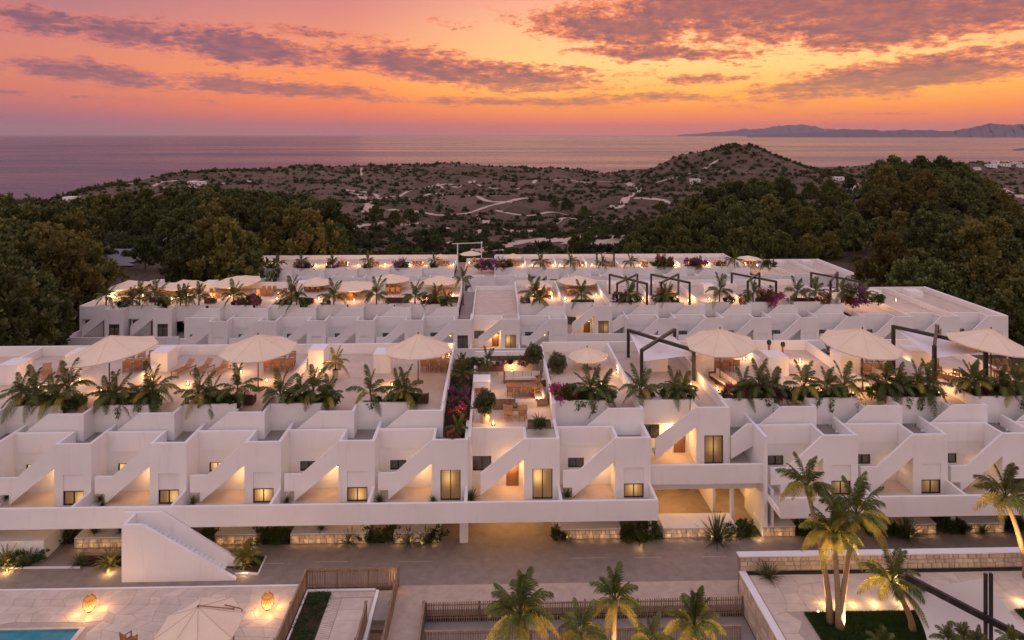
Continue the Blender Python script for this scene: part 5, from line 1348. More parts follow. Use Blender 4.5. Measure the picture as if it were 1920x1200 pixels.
# sofas
def sofa(px, py, zf, w, label, rz=0.0, dark=True, d=.95, arms=True, s=1.0):
    x, y, z = on(px, py, zf); t = thing('outdoor_sofa', label, 'sofa', (x, y, z), rz, 'outdoor sofas', s); m = M['darkwood'] if dark else M['trough']; cm = M['cushion']
    MB().box(-w / 2, w / 2, -d / 2, d / 2, .06, .34).build('base', m, t)
    MB().box(-w / 2, w / 2, d / 2 - .12, d / 2, .341, .86).build('backrest', m, t)
    if arms:
        for sx in (-1, 1): MB().box(sx * w / 2 - sx * .12, sx * w / 2, -d / 2, d / 2 - .121, .341, .62).build('armrest', m, t)
    n = max(1, int(w / .8)); cw = (w - .26) / n
    for k in range(n):
        cx = -w / 2 + .13 + cw * (k + .5)
        MB().box(-cw / 2 + .01, cw / 2 - .01, -d / 2 + .02, d / 2 - .13, 0, .16).build('cushion', cm, t, (cx, 0, .342))
        o = MB().box(-cw / 2 + .02, cw / 2 - .02, 0, .14, 0, .42).build('cushion', cm, t, (cx, d / 2 - .3, .5)); o.rotation_euler = (-.15, 0, 0)
    return t
SF = [(120, 760, 3.2, 'dark sofa behind the palms on the leftmost roof', 3.14), (248, 752, 2.0, 'dark sofa half hidden behind the palm pair below the first parasol', 3.14), (430, 757, 4.2, 'long dark sofa behind the palms below the second parasol', 3.14), (768, 754, 3.2, 'dark sofa behind the palms below the third parasol', 3.14)]
for px, py, w, lab, rz in SF: sofa(px, py, 8.1, w, lab, rz)
sofa(1358, 722, 8.1, 3.8, 'dark sofa along the dividing wall behind pink flowers', -1.35); sofa(1652, 716, 8.1, 3.8, 'dark sofa along the dividing wall below the right parasols', -1.3)
for i, (px, py, w, rz) in enumerate([(300, 566, 3, 3.14), (395, 568, 1.6, 3.14), (478, 565, 2.6, -.9), (575, 568, 2.2, 3.14), (745, 567, 3.6, 3.14), (850, 566, 2, 3.14), (1092, 571, 3.5, 3.14), (1505, 568, 3.2, 3.14)]):
    sofa(px, py, RZ[1], w, f'small dark sofa on the middle row roofs, {ordn(i)} from the left', rz)
# the open central terrace
CZ = 7.52
sofa(980, 716, CZ, 3.6, 'striped cushioned brown sofa at the back of the central terrace', 0, False); sofa(1018, 720, CZ, 1.4, 'corner seat at the right end of the striped sofa', -1.2, False)
x, y, z = on(977, 737, CZ); table((x, y, z), 2.7, 1.15, 'pale wooden dining table nearest the striped sofa', 'tables on the central terrace', m=M['wood'])
for k in range(4): chair((x - 1.0 + .66 * k, y - .85, z), math.pi, f'{ordn(k)} wooden chair along the front of the upper central table', 'teak chairs on the roofs', True, scale=1.05)
x, y, z = on(966, 781, CZ); table((x, y, z), 2.0, 1.1, 'square wooden table near the front of the central terrace', 'tables on the central terrace')
for k in range(2): chair((x - .5 + 1.0 * k, y - .85, z), math.pi, ['left', 'right'][k] + ' wooden chair before the front table of the central terrace', 'teak chairs on the roofs', True)
lamp((XatY(618, 65), 64.4, 10.2), 16)
b = MB().lathe([(.1, 0), (.2, .08), (.22, .2), (.15, .32)], 12).build('glass_bowl', M['olive'], None, (x, y, z + .755)); tag(b, 'small grey green bowl on the front central table', 'bowl')
x, y, z = on(965, 762, CZ); tag(MB().box(-1.0, 1.9, -.2, .5, 0, .45).box(-1.0, -.8, -.7, -.2, 0, .45).build('low_bench', M['cushion'], None, (x, y, z)), 'low cream corner bench behind the front central table', 'bench')
for i, (px, py) in enumerate([(1004, 730), (1006, 748)]): 
    x, y, z = on(px, py, CZ); chair((x, y, z), -1.3, ['upper', 'lower'][i] + ' light wooden armchair by the right wall of the central terrace', 'teak chairs on the roofs', True, 'chair', 1.3)
x, y, z = on(903, 733, CZ); k = thing('outdoor_bar', 'white outdoor bar block with wooden front beside the planted strip', 'bar counter', (x, y, z)); MB().box(-.7, .75, -.6, 1.2, 0, 1.0).build('body', M['stucco'], k); MB().box(-.75, .8, -.65, 1.25, 1.001, 1.06).build('top', M['stucco'], k)
MB().box(-.6, .6, -.7, -.655, .1, .5).build('front_panel', M['wood'], k)
x, y, z = on(920, 694, CZ); k = thing('wood_planter', 'brown wooden trough planter at the back of the central terrace', 'planter', (x, y, z)); MB().box(-1.3, 1.3, -.4, .4, 0, .55).build('box', M['trough'], k); MB().box(-1.2, 1.2, -.3, .3, .551, .56).build('soil', M['soil'], k)
x, y, z = on(1011, 801, CZ); k = thing('wood_planter', 'brown trough planter at the front right corner of the central terrace', 'planter', (x, y, z)); MB().box(-.92, .92, -.35, .35, 0, .48).build('box', M['trough'], k); MB().box(-.85, .85, -.28, .28, .481, .49).build('soil', M['soil'], k)
x, y, z = on(980, 696, CZ); k = thing('wall_planter', 'white built-in planter across the back of the central terrace', 'planter', (x, y, z)); MB().box(-1.9, 2.0, 0, .2, 0, 1.0).box(-3.3, 2.0, .2, 1.8, 0, .95).build('box', M['stucco'], k); MB().box(-3.2, 1.9, .25, 1.7, .951, .98).build('soil', M['soil'], k)
def pot(px, py, zf, r, h, label):
    x, y, z = on(px, py, zf); t = thing('plant_pot', label, 'pot', (x, y, z), 0, 'clay pots on the roofs'); MB().lathe([(r * .85, 0), (r, h), (r * .88, h), (r * .86, h - .06)], 16).build('pot', M['pot'], t, smooth=False)
    MB().lathe([(r * .84, h - .1), (r * .84, h - .05)], 12).build('soil', M['soil'], t); return (x, y, z + h)
def balltree(p, s, label, stem=.25): return shrub('ball_tree', label, 'plant', p, s, 'ball', 0, stem, 'round grey green potted trees')
p = pot(909, 791, CZ, .42, .85, 'cylindrical clay pot under the round grey tree near the front'); balltree(p, .95, 'round grey green tree in a clay pot near the central front', .1)
p = pot(1000, 699, CZ, .42, 1.0, 'clay pot by the right wall at the back of the central terrace'); balltree(p, .95, 'round tree in a tall pot at the back right of the central terrace', .2)
p = on(1044, 697, 8.1); balltree(p, .95, 'round grey green tree just right of the central terrace wall', .2)
p = pot(629, 711, 8.1, .28, .9, 'slim pale pot under the small golden palm'); palm('potted_palm', 'small golden palm in a slim pale pot on the open left roof', p, .55, 1.5, 15, 'gold', None, trad=.06, seed=3)
p = pot(1551, 668, 8.1, .5, .3, 'wide low orange pot with a fern palm by the back wall'); palm('potted_palm', 'small dark fern palm in a wide pot on the right roofs', p, .15, .85, 14, 'palm', None, trad=.06, seed=4)
rosette('bush_plant', 'bright bushy leaf plant in the front right trough', 'plant', on(1011, 801, CZ + .5), 1.15, 'bush', 0); shrub('leafy_shrub', 'green shrub filling the front right trough', 'shrub', on(1013, 800, CZ + .45), .5, 'green', 0)
rosette('agave', 'pale spiky agave in front of the trough plant', 'agave', on(1007, 803, CZ + .5), .8, 'agave', 1)
palm('fan_palm', 'green fan palm in the brown trough at the back', on(913, 694, CZ + .5), .9, 1.3, 16, 'palm', None, seed=8)
for i, (px, kind, s) in enumerate([(885, 'green', .6), (938, 'purple', .55), (957, 'spiky', 1.1), (982, 'red', .55), (898, 'green', .5)]):
    p = on(px, 684, CZ + .95)
    if kind == 'spiky': rosette('yucca', 'spiky yucca in the white planter behind the sofa', 'yucca', p, s, 'bush')
    else: shrub('low_shrub', {885: 'leafy shrub at the left end behind the brown trough', 938: 'purple flowering shrub behind the striped sofa', 982: 'red leaved shrub beside the yucca behind the sofa', 898: 'small leafy shrub second from the left behind the trough'}[px], 'shrub', p, s, kind)
sofa(1012, 752, CZ, 2.4, 'pale cushioned sofa along the right wall of the central terrace', -1.5, False)
sofa(945, 764, CZ, 1.9, 'small pale sofa behind the front central table, facing the back', 3.14, False)
x, y, z = on(988, 757, CZ); table((x, y, z), 1.2, .7, 'low wooden coffee table between the pale sofas', 'tables on the central terrace', H=.42, cat='coffee table')
lamp((XatY(930, 62), 62, CZ + 1.3), 14); lamp((XatY(1008, 58), 58, CZ + 1.2), 12)
# planted strip
def strip(py, z=7.35): return on(860, py, z)
for i, (px, py, kd, s, lab) in enumerate([(858, 812, 'pa', 1.2, 'fan-leaved palm bush at the near end of the planted strip'), (857, 794, 'red', .8, 'red leaved shrub in the planted strip'), (858, 776, 'pink', 1.05, 'magenta bougainvillea in the planted strip, nearer one'), (862, 756, 'purple', 1.05, 'magenta bougainvillea in the planted strip, farther one'),
                                         (867, 722, 'pg', 1.6, 'tall golden green palm in the middle of the planted strip'), (866, 700, 'pg', 1.2, 'golden green palm at the far end of the planted strip'), (851, 826, 'red', .55, 'dark red shrub at the very front of the strip'), (866, 738, 'green', .75, 'green shrub under the tall strip palm'), (872, 690, 'green', .7, 'green shrub at the far end of the strip')]):
    x = XatY(px, on(px, py, 7.3)[1]); p = on(px, py, 7.32)
    if kd == 'pa': palm('palm_bush', lab, p, .3, s, 16, 'palm', None, seed=i)
    elif kd == 'pg': palm('palm', lab, p, .9, s, 18, 'palm', None, seed=i, upright=.25, goldmix=.8)
    else: shrub('flowering_shrub', lab, 'shrub', p, s, kd, i)
lamp((XatY(862, 57), 57, 8.2), 6)
# white bulkheads and bottles on the roofs
BX = [(14, 722, 1.7, 'at the left edge of the front row roofs'), (298, 697, 1.6, 'beside the dividing wall right of the first parasol'), (137, 700, 1.5, 'under the first large parasol'), (592, 692, 1.5, 'beside the wall right of the second parasol'), (716, 700, 1.6, 'under the third large parasol'),
      (1322, 702, 1.7, 'left of the parasol between the pergolas'), (1460, 706, 1.9, 'right of the pink flowers'), (1595, 704, 1.9, 'left of the dark sofa on the right roofs'), (1728, 694, 1.9, 'under the white sail of the right pergola'), (1236, 697, 1.7, 'under the left black pergola'), (438, 690, 1.5, 'just left of the second parasol pole')]
for px, py, w, wh in BX:
    x, y, z = on(px, py, 8.1); t = thing('roof_block', f'white box-shaped stair head {wh}', 'stair head', (x, y, z), 0, 'white box-shaped stair heads on the roofs')
    MB().box(-w / 2, w / 2, 0, 2.1, 0, 1.75).build('wall', M['stucco'], t); MB().box(-w / 2 - .02, w / 2 + .02, -.02, 2.12, 1.751, 1.8).build('cap', M['stucco'], t)
for i, (px, py) in enumerate([(712, 548), (392, 546), (288, 545), (1150, 549), (1220, 549), (1372, 549), (1330, 552), (560, 547)]):
    x, y, z = on(px, py, RZ[1]); t = thing('roof_block', f'small white stair head on the middle row roofs, {ordn(i)} listed', 'stair head', (x, y, z), 0, 'stair heads on the middle row roofs'); MB().box(-.9, .9, 0, 2, 0, 1.5).build('wall', M['stucco'], t)
for i, (px, py) in enumerate([(1442, 668), (1468, 672)]):
    x, y, z = on(px, py, 8.1); t = thing('wine_cooler', ['left', 'right'][i] + ' one of two slim wooden stands with dark tops by the back wall', 'stand', (x, y, z)); MB().lathe([(.14, 0), (.12, .9), (.16, 1.2)], 10).build('stand', M['wood'], t); MB().lathe([(.16, 1.2), (.24, 1.35), (.2, 1.6), (.08, 1.68)], 10).build('top', M['metal'], t)

# ---- pergolas
def pergola(label, bl, br, fl, fr, base_py, zf, s=.16, sail=None, cat='pergola', m=None):
    """corner posts and two crossing beams; pixel columns of the four corners, base of the front ones"""
    m = m or M['metal']
    Yf = on(fr[0], base_py, zf)[1]; xf1 = XatY(fr[0], Yf); zt = at(fr[0], fr[1], Yf)[2]
    xb = None; k = (br[0] - 926) / max(1e-6, (fr[0] - 926)); Yb = Yf / k if k > .5 else Yf + 6
    P = {'fl': (XatY(fl[0], Yf), Yf), 'fr': (xf1, Yf), 'bl': (XatY(bl[0], Yb), Yb), 'br': (XatY(br[0], Yb), Yb)}
    t = thing('pergola', label, cat, (P['fl'][0], Yf, zf), 0, None if s > .14 and zf > 8 else 'black crossed-beam pergolas'); o = Vector(t.location); h = zt - zf
    pm = MB().box(-s / 2, s / 2, -s / 2, s / 2, 0, h + .12).mesh('post', m)
    for q in P.values(): inst('post', pm, t, (q[0] - o.x, q[1] - o.y, 0))
    V = lambda q, z: (q[0] - o.x, q[1] - o.y, z)
    MB().beam(V(P['bl'], h), V(P['fr'], h), s, s * 1.1).build('beam', m, t); MB().beam(V(P['br'], h + .03), V(P['fl'], h + .03), s * .98, s).build('beam', m, t)
    if sail:
        c = [V(P['bl'], h - .15), V(P['br'], h - .7), V(P['fr'], h - .5), V(P['fl'], h - 1.0)]; n = 12; Vv = []; F = []
        for i in range(n + 1):
            for j in range(n + 1):
                u, v = i / n, j / n; a = [c[0][k] * (1 - u) * (1 - v) + c[1][k] * u * (1 - v) + c[2][k] * u * v + c[3][k] * (1 - u) * v for k in range(3)]
                cx, cy = (c[0][0] + c[2][0]) / 2, (c[0][1] + c[2][1]) / 2; e = .16 * (4 * u * (1 - u) * (1 if abs(v - .5) > .2 else 1) + 4 * v * (1 - v)) / 2 * (abs(u - .5) ** 2 + abs(v - .5) ** 2) * 2.2
                a[0] += (cx - a[0]) * e; a[1] += (cy - a[1]) * e; a[2] -= .35 * 16 * u * (1 - u) * v * (1 - v); Vv.append(a)
        F = [(i * (n + 1) + j, (i + 1) * (n + 1) + j, (i + 1) * (n + 1) + j + 1, i * (n + 1) + j + 1) for i in range(n) for j in range(n)]
        so = inst('shade_sail', np_mesh('shade_sail', Vv, F, M['sail'], True), None, t.location); tag(so, sail, 'shade sail')
    return t
pergola('black pergola of crossed beams above a white sail, left of the parasols', (1178, 618), (1265, 618), (1203, 658), (1301, 657), 713, 8.1, .27, 'white shade sail stretched under the left black pergola')
pergola('wide black pergola over a white sail and dining chairs on the right roofs', (1675, 615), (1757, 614), (1752, 652), (1848, 650), 737, 8.1, .27, 'white shade sail stretched under the right black pergola')
for i, q in enumerate([((1143, 514), (1195, 515), (1157, 530), (1213, 532), 571), ((1221, 514), (1272, 515), (1240, 530), (1293, 530), 571), ((1372, 513), (1424, 513), (1402, 530), (1455, 528), 566), ((1521, 513), (1570, 513), (1557, 528), (1612, 528), 566)]):
    pergola(f'black pergola of crossed beams on the middle row roofs, {ordn(i)} from the left', *q, RZ[1], .28)
pergola('small black pergola around a parasol on the back row roofs', (1120, 471), (1150, 471), (1118, 476), (1152, 476), 500, RZ[2], .18)
x, y, z = on(858, 504, RZ[2]); t = thing('white_pergola', 'slim white pergola frame at the middle of the back row roofs', 'pergola', (x, y, z)); hh = at(858, 457, y)[2] - z
MB().box(-.12, .12, -.12, .12, 0, hh).box(5.2, 5.4, 3, 3.2, 0, hh).build('post', M['stucco'], t); MB().beam((-1.2, 0, hh), (5.6, 0, hh + .2), .16, .16).beam((5.3, 0, hh), (5.3, 3.2, hh), .14, .14).build('beam', M['stucco'], t)

# ---- palms of the roof planters
YP0, YP1, YP2 = Y0 + 4.95, Y0 + 48 + 4.95, Y0 + 96 + 4.95
r0 = [(38, 1.35, 2.0, 0), (66, 1.5, 2.2, 0), (98, .9, 1.8, 0), (128, 1.9, 2.1, 0), (196, .9, 1.9, 0), (222, 1.25, 2.2, 0), (270, .9, 1.9, 0), (290, 1.5, 2.2, 0), (368, 1.25, 2.0, 1), (400, .8, 1.6, 0), (440, 1.7, 2.1, 1),
      (532, 1.15, 2.1, 0), (556, .9, 1.7, 0), (590, 1.4, 2.2, 0), (612, .9, 1.7, 0), (697, 1.2, 2.0, 0), (741, 1.3, 1.7, 1), (762, 1.35, 1.9, 1), (1106, 1.35, 2.1, 0), (1128, .9, 1.9, 0), (1200, 1.3, 1.9, 0), (1262, 1.2, 1.7, 0), (1284, 1.15, 1.7, 0),
      (1392, 1.1, 1.9, 0), (1425, 1.5, 2.1, 0), (1446, 1.0, 1.9, 0), (1508, 1.5, 1.9, 0), (1545, 1.3, 2.0, 0), (1588, 1.4, 2.1, 0), (1655, 1.9, 1.8, 0), (1688, 1.3, 1.9, 0), (1718, 1.6, 1.7, 0), (1745, 1.4, 2.0, 0), (1818, 1.8, 1.7, 0), (1834, 1.7, 1.6, 0), (1872, 1.3, 1.9, 0), (1905, 1.5, 1.9, 0)]
for i, (px, th, fl, g) in enumerate(r0):
    x = XatY(px, YP0); mid = 830 < px < 1180
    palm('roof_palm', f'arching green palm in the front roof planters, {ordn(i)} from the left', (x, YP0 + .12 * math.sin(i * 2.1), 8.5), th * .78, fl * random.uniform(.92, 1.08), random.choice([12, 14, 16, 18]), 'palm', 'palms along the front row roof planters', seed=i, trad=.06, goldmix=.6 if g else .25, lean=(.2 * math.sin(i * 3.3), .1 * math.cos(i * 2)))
r1 = [(199, 1.9, 2.2), (248, 1.3, 2.4), (262, 2.0, 2.6), (291, 2.0, 3.0), (338, 1.4, 2.4), (349, 1.5, 2.3), (373, 1.8, 2.4), (438, 1.8, 2.7), (546, 1.9, 3.2), (556, 1.2, 2.4), (626, 1.5, 3.0), (706, 1.9, 3.0), (778, 1.5, 2.8), (817, 1.2, 2.6), (838, .6, 2.2), (868, 4.6, 2.2), (1001, 1.9, 3.0), (1012, 1.0, 2.4), (1090, 1.7, 2.6), (1179, 1.5, 3.0), (1240, 1.2, 2.3), (1252, 1.5, 2.5), (1349, 2.1, 3.1), (1412, 1.7, 2.4), (1493, 1.8, 2.7), (1528, 1.8, 2.9), (1578, 1.7, 2.7), (1596, 1.7, 2.0), (1620, 1.6, 2.4)]
for i, (px, th, fl) in enumerate(r1):
    palm('roof_palm', f'small arching palm in the middle row roof planters, {ordn(i)} from the left', (XatY(px, YP1), YP1, 4.8), th * .88, fl * .86, 14, 'palm', 'palms along the middle row roof planters', seed=i + 60, trad=.09, goldmix=.35)
r2 = [(491, 1.4, 2.4), (521, 1.8, 3.2), (566, 2.6, 2.6), (624, 2.6, 2.4), (690, 2.6, 2.6), (757, 1.4, 2.2), (814, 2.4, 2.4), (939, 1.0, 2.6), (1013, 1.8, 3.4), (1070, 1.8, 3.2), (1130, 1.4, 2.6), (1183, 1.6, 3.0), (1240, 1.8, 2.4), (1309, 1.0, 2.6), (1377, 2.0, 3.4), (1432, 1.2, 2.8)]
for i, (px, th, fl) in enumerate(r2):
    palm('roof_palm', f'tiny palm in the back row roof planters, {ordn(i)} from the left', (XatY(px, YP2), YP2, 1.1), th * .75, fl * .74, 13, 'palm', 'palms along the back row roof planters', seed=i + 100, trad=.11, goldmix=.3)
# blossom and leafy shrubs of the planters
FILL = [(0, px, .62 + .2 * math.sin(px), 'green') for px in (58, 84, 140, 208, 254, 284, 358, 404, 436, 540, 584, 618, 708, 748, 776, 1088, 1116, 1140, 1205, 1252, 1290, 1372, 1416, 1482, 1510, 1550, 1590, 1648, 1684, 1716, 1748, 1822, 1846, 1880, 1912)]
SH = [(0, 100, .7, 'green'), (0, 112, .6, 'green'), (0, 236, .75, 'green'), (0, 268, .7, 'green'), (0, 385, .5, 'green'), (0, 418, .5, 'green'), (0, 570, .65, 'green'), (0, 602, .6, 'green'), (0, 1058, 1.1, 'pink'), (0, 1076, .95, 'green'), (0, 1052, .7, 'red'), (0, 1095, .8, 'green'), (0, 1382, .9, 'pink'), (0, 1405, .9, 'green'), (0, 1440, 1.2, 'purple'), (0, 1420, .8, 'green'),
      (0, 1492, .8, 'green'), (0, 1526, .8, 'green'), (0, 1566, .8, 'green'), (0, 1668, .9, 'green'), (0, 1700, .9, 'green'), (0, 1730, .9, 'green'), (0, 1860, .8, 'green'), (0, 1890, .9, 'green'), (0, 1660, .75, 'red'), (0, 1398, .9, 'pink'), (0, 1452, .8, 'pink'), (0, 1070, .9, 'pink'), (0, 1712, .6, 'pink'), (0, 1560, .5, 'pink'), (0, 1846, .7, 'red'), (0, 1900, .6, 'pink'), (0, 1410, 1.0, 'pink'), (0, 1676, .8, 'pink'), (0, 1215, .6, 'pink'), (0, 1215, .5, 'green'), (0, 1275, .5, 'red'), (0, 735, .5, 'green'),
      (1, 230, 1.0, 'green'), (1, 305, .9, 'green'), (1, 455, 1.0, 'pink'), (1, 470, 1.3, 'pink'), (1, 444, .8, 'green'), (1, 530, .9, 'green'), (1, 570, .9, 'green'), (1, 610, .7, 'red'), (1, 806, 1.2, 'red'), (1, 812, .9, 'pink'), (1, 826, .9, 'green'), (1, 984, .9, 'pink'), (1, 1166, 1.4, 'purple'), (1, 1188, 1.1, 'green'), (1, 1236, .9, 'green'), (1, 1262, .9, 'green'), (1, 1368, .8, 'green'), (1, 1396, 1.0, 'red'), (1, 1432, 1.1, 'red'), (1, 1445, 1.7, 'pink'), (1, 1545, 1.1, 'red'), (1, 1608, 1.9, 'purple'), (1, 1590, .8, 'red'), (1, 1645, 1.1, 'green'), (1, 1487, .7, 'red'),
      (2, 508, 1.0, 'green'), (2, 565, 1.5, 'purple'), (2, 575, 1.2, 'green'), (2, 622, 1.3, 'red'), (2, 688, 1.0, 'green'), (2, 748, 1.5, 'purple'), (2, 755, 1.2, 'green'), (2, 815, 1.0, 'green'), (2, 902, 1.2, 'green'), (2, 912, 1.6, 'pink'), (2, 925, 1.6, 'purple'), (2, 947, 1.4, 'red'), (2, 952, 1.2, 'green'), (2, 1232, 1.2, 'green'), (2, 1246, 2.0, 'red'), (2, 1252, 1.4, 'green'), (2, 1297, 1.6, 'purple'), (2, 1310, 1.7, 'pink'), (2, 1306, 1.2, 'green'), (2, 1352, 1.0, 'red'), (2, 1444, 1.4, 'green')]
SH += FILL; SH.sort(key=lambda q: (q[0], q[1]))
cnt = {}
for i, (rw_, px, s, kd) in enumerate(SH):
    Y, z, rn = ((YP0, 8.48, 'front'), (YP1, 4.78, 'middle'), (YP2, 1.08, 'back'))[rw_]
    col = {'green': 'leafy green shrub', 'pink': 'magenta bougainvillea', 'purple': 'purple bougainvillea', 'red': 'red flowering shrub'}[kd]; c = cnt[(rw_, kd)] = cnt.get((rw_, kd), -1) + 1
    shrub('planter_shrub', f'{col} in the {rn} row roof planters, {ordn(c)} of its kind from the left', 'shrub', (XatY(px, Y), Y + .25, z), s, kd, i, group=f'shrubs in the {rn} row planters')
# hanging trailers over the planter walls
def trailer(px, Y, z, l, label):
    r = np.random.RandomState(int(px)); V = []; 
    for k in range(int(60 * l)):
        zz = -r.rand() * l; a = r.rand() * 6.28; w = .16 * (1 - .4 * abs(zz) / l); p = np.array([r.normal() * w, -.08 - r.rand() * .12, zz]); d = np.array([math.cos(a), -.2, math.sin(a) - .5]) * .09; s = np.array([-math.sin(a), 0, math.cos(a)]) * .035
        V += [p - s, p + s, p + d + s, p + d - s]
    o = inst('trailing_plant', np_mesh('trailing_plant', V, np.arange(len(V)).reshape(-1, 4), M['bush']), None, (XatY(px, Y), Y, z)); tag(o, label, 'plant', 'plants trailing over the roof planter walls')
for i, (px, l) in enumerate([(222, 1.0), (262, .5), (697, .5), (1083, .8), (1094, .5), (1113, 1.0), (1440, .6), (1455, 1.6), (1532, .5), (1558, 1.2), (1612, 1.6), (1680, .8), (1704, .9), (1727, 1.1), (1745, .6), (1915, 1.0)]):
    trailer(px, Y0 + 4.19, 8.98, l, f'leafy strand trailing over the front row planter wall, {ordn(i)} from the left')

# ---- warm lanterns on the roofs
def lantern(px, py, zf, power, label, s=1.0, rad=.12, group='small warm lanterns on the roofs'):
    x, y, z = on(px, py, zf); t = thing('floor_lantern', label, 'lantern', (x, y, z), 0, group, s)
    MB().box(-.11, .11, -.11, .11, 0, .03).box(-.11, .11, -.11, .11, .34, .38).box(-.11, -.09, -.11, -.09, .03, .34).box(.09, .11, -.11, -.09, .03, .34).box(-.11, -.09, .09, .11, .03, .34).box(.09, .11, .09, .11, .03, .34).build('frame', M['metal'], t)
    MB().lathe([(.03, .03), (.05, .12), (.04, .22), (.01, .28)], 8).build('bulb', M['bulb'], t)
    lamp((x, y, z + .55 * s), power, rad=rad)
L0 = [(22, 716, 12), (72, 728, 16), (150, 716, 10), (190, 735, 14), (285, 712, 10), (352, 722, 16), (452, 700, 12), (500, 716, 10), (600, 700, 12), (628, 655, 10), (735, 724, 12), (842, 668, 9), (1010, 758, 9), (925, 797, 9), (1038, 738, 8), (960, 700, 6), (1128, 722, 12), (1158, 700, 14), (1296, 724, 12), (1345, 732, 12), (1395, 675, 10), (1500, 680, 16), (1518, 715, 14), (1428, 735, 10), (1665, 730, 14), (1600, 740, 12), (1700, 690, 10), (1790, 700, 14), (1850, 730, 12), (1760, 740, 10), (1905, 690, 12), (1540, 735, 10), (395, 738, 10)]
for i, (px, py, pw) in enumerate(sorted(L0)): lantern(px, py, 8.1 if not (885 < px < 1045) else CZ, pw * 2.4, f'small glowing lantern on the front row roofs, {ordn(i)} from the left')
L1 = [(215, 560, 25), (268, 556, 18), (322, 562, 25), (352, 556, 22), (398, 562, 18), (430, 556, 18), (474, 558, 22), (520, 562, 14), (598, 563, 22), (640, 562, 24), (664, 566, 18), (735, 562, 26), (762, 565, 24), (800, 562, 20), (850, 556, 26), (860, 562, 18), (1035, 560, 26), (1060, 562, 24), (1118, 556, 24), (1205, 562, 20), (1270, 560, 18), (1290, 566, 22), (1330, 563, 24), (1375, 566, 16), (1462, 562, 30), (1505, 562, 22), (1545, 562, 22), (1600, 562, 20), (1632, 562, 24), (1680, 565, 10), (1000, 556, 22)]
for i, (px, py, pw) in enumerate(sorted(L1)): lantern(px, py, RZ[1], pw * 2.3, f'small glowing lantern on the middle row roofs, {ordn(i)} from the left', 1.4, .2, 'warm lanterns on the middle row roofs')
L2 = [(478, 499, 20), (513, 498, 14), (592, 499, 34), (612, 498, 28), (652, 498, 30), (672, 499, 22), (722, 498, 34), (768, 498, 26), (792, 498, 30), (850, 498, 26), (880, 494, 14), (980, 499, 24), (998, 499, 22), (1037, 499, 30), (1050, 499, 24), (1092, 499, 30), (1110, 499, 24), (1160, 499, 22), (1200, 499, 30), (1228, 499, 20), (1266, 499, 26), (1290, 499, 26), (1325, 499, 24), (1352, 499, 26), (1398, 499, 30), (1420, 499, 24)]
for i, (px, py, pw) in enumerate(sorted(L2)): lantern(px, py, RZ[2], pw * 2.6, f'tiny glowing lantern on the back row roofs, {ordn(i)} from the left', 1.6, .25, 'warm lanterns on the back row roofs')

# ---- plants at the foot of the houses
AG = [(12, 1061, 1.9, 'gold'), (52, 1060, 1.5, 'agave'), (127, 1014, 1.6, 'spiky'), (150, 1060, 1.15, 'agave'), (207, 1060, 1.75, 'gold'), (460, 1060, 1.0, 'gold'), (437, 1052, .8, 'agave'), (482, 1056, .7, 'bush'), (513, 1015, 1.1, 'spiky'), (530, 1016, 1.0, 'spiky'), (430, 1012, .9, 'agave'), (655, 1019, 1.35, 'agave'), (704, 1014, 1.2, 'agave'), (768, 1019, 1.45, 'agave'),
      (800, 1019, 1.55, 'agave'), (1062, 1013, .9, 'agave'), (1196, 1014, 1.6, 'agave'), (1170, 1005, .9, 'bush'), (1232, 1008, 1.1, 'spiky'), (1344, 1013, 2.3, 'spiky'), (1391, 1006, 1.35, 'agave'), (1412, 1003, .8, 'bush'), (1446, 985, 1.3, 'spiky'), (1485, 1000, 1.0, 'agave'), (1700, 1008, 2.0, 'spiky'), (1545, 1004, 1.2, 'agave'), (1886, 992, 1.4, 'agave'), (1842, 1000, 1.0, 'bush'), (1570, 1008, 1.3, 'spiky')]
for i, (px, py, sz) in enumerate(sorted([(115, 1012, .8), (392, 1016, .7), (482, 1014, .8), (520, 1013, .8), (690, 1012, .7), (735, 1012, .7), (816, 1013, .8), (1048, 1008, .6), (1212, 1009, .9), (1180, 1010, .8), (1372, 1003, .8), (1400, 1000, .7), (1508, 1000, .8), (1640, 1000, .9), (1666, 1000, .8), (1776, 995, .8), (1800, 996, .7), (1900, 993, .8), (30, 1058, .7), (70, 1050, .6)])):
    shrub('low_shrub', f'dark leafy shrub between the stone planters, {ordn(i)} from the left', 'shrub', on(px, py, .03), sz, 'green', i, group='dark shrubs at the foot of the front row')
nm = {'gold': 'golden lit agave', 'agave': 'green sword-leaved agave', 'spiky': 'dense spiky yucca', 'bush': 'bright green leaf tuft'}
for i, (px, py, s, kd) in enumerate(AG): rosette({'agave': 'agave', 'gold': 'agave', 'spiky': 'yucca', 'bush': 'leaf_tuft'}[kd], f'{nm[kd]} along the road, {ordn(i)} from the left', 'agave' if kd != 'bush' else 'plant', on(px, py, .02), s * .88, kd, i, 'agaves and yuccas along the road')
for i, (px, s, kd) in enumerate([(172, .8, 'agave'), (221, .8, 'agave'), (597, .7, 'agave')]): p = on(px, 1006, .75); rosette('agave', f'small agave growing on a stone planter, {ordn(i)} from the left', 'agave', (p[0], 52.9, .76), s, kd, i)
palm('yucca_palm', 'upright golden yucca palm at the foot of the white stair', on(462, 1058, .03), .5, 1.25, 14, 'gold', None, seed=9, upright=.5)
rosette('agave', 'wide green agave before the stone wall on the right terrace', 'agave', on(1440, 1084, TZ), 1.25, 'agave', 2)
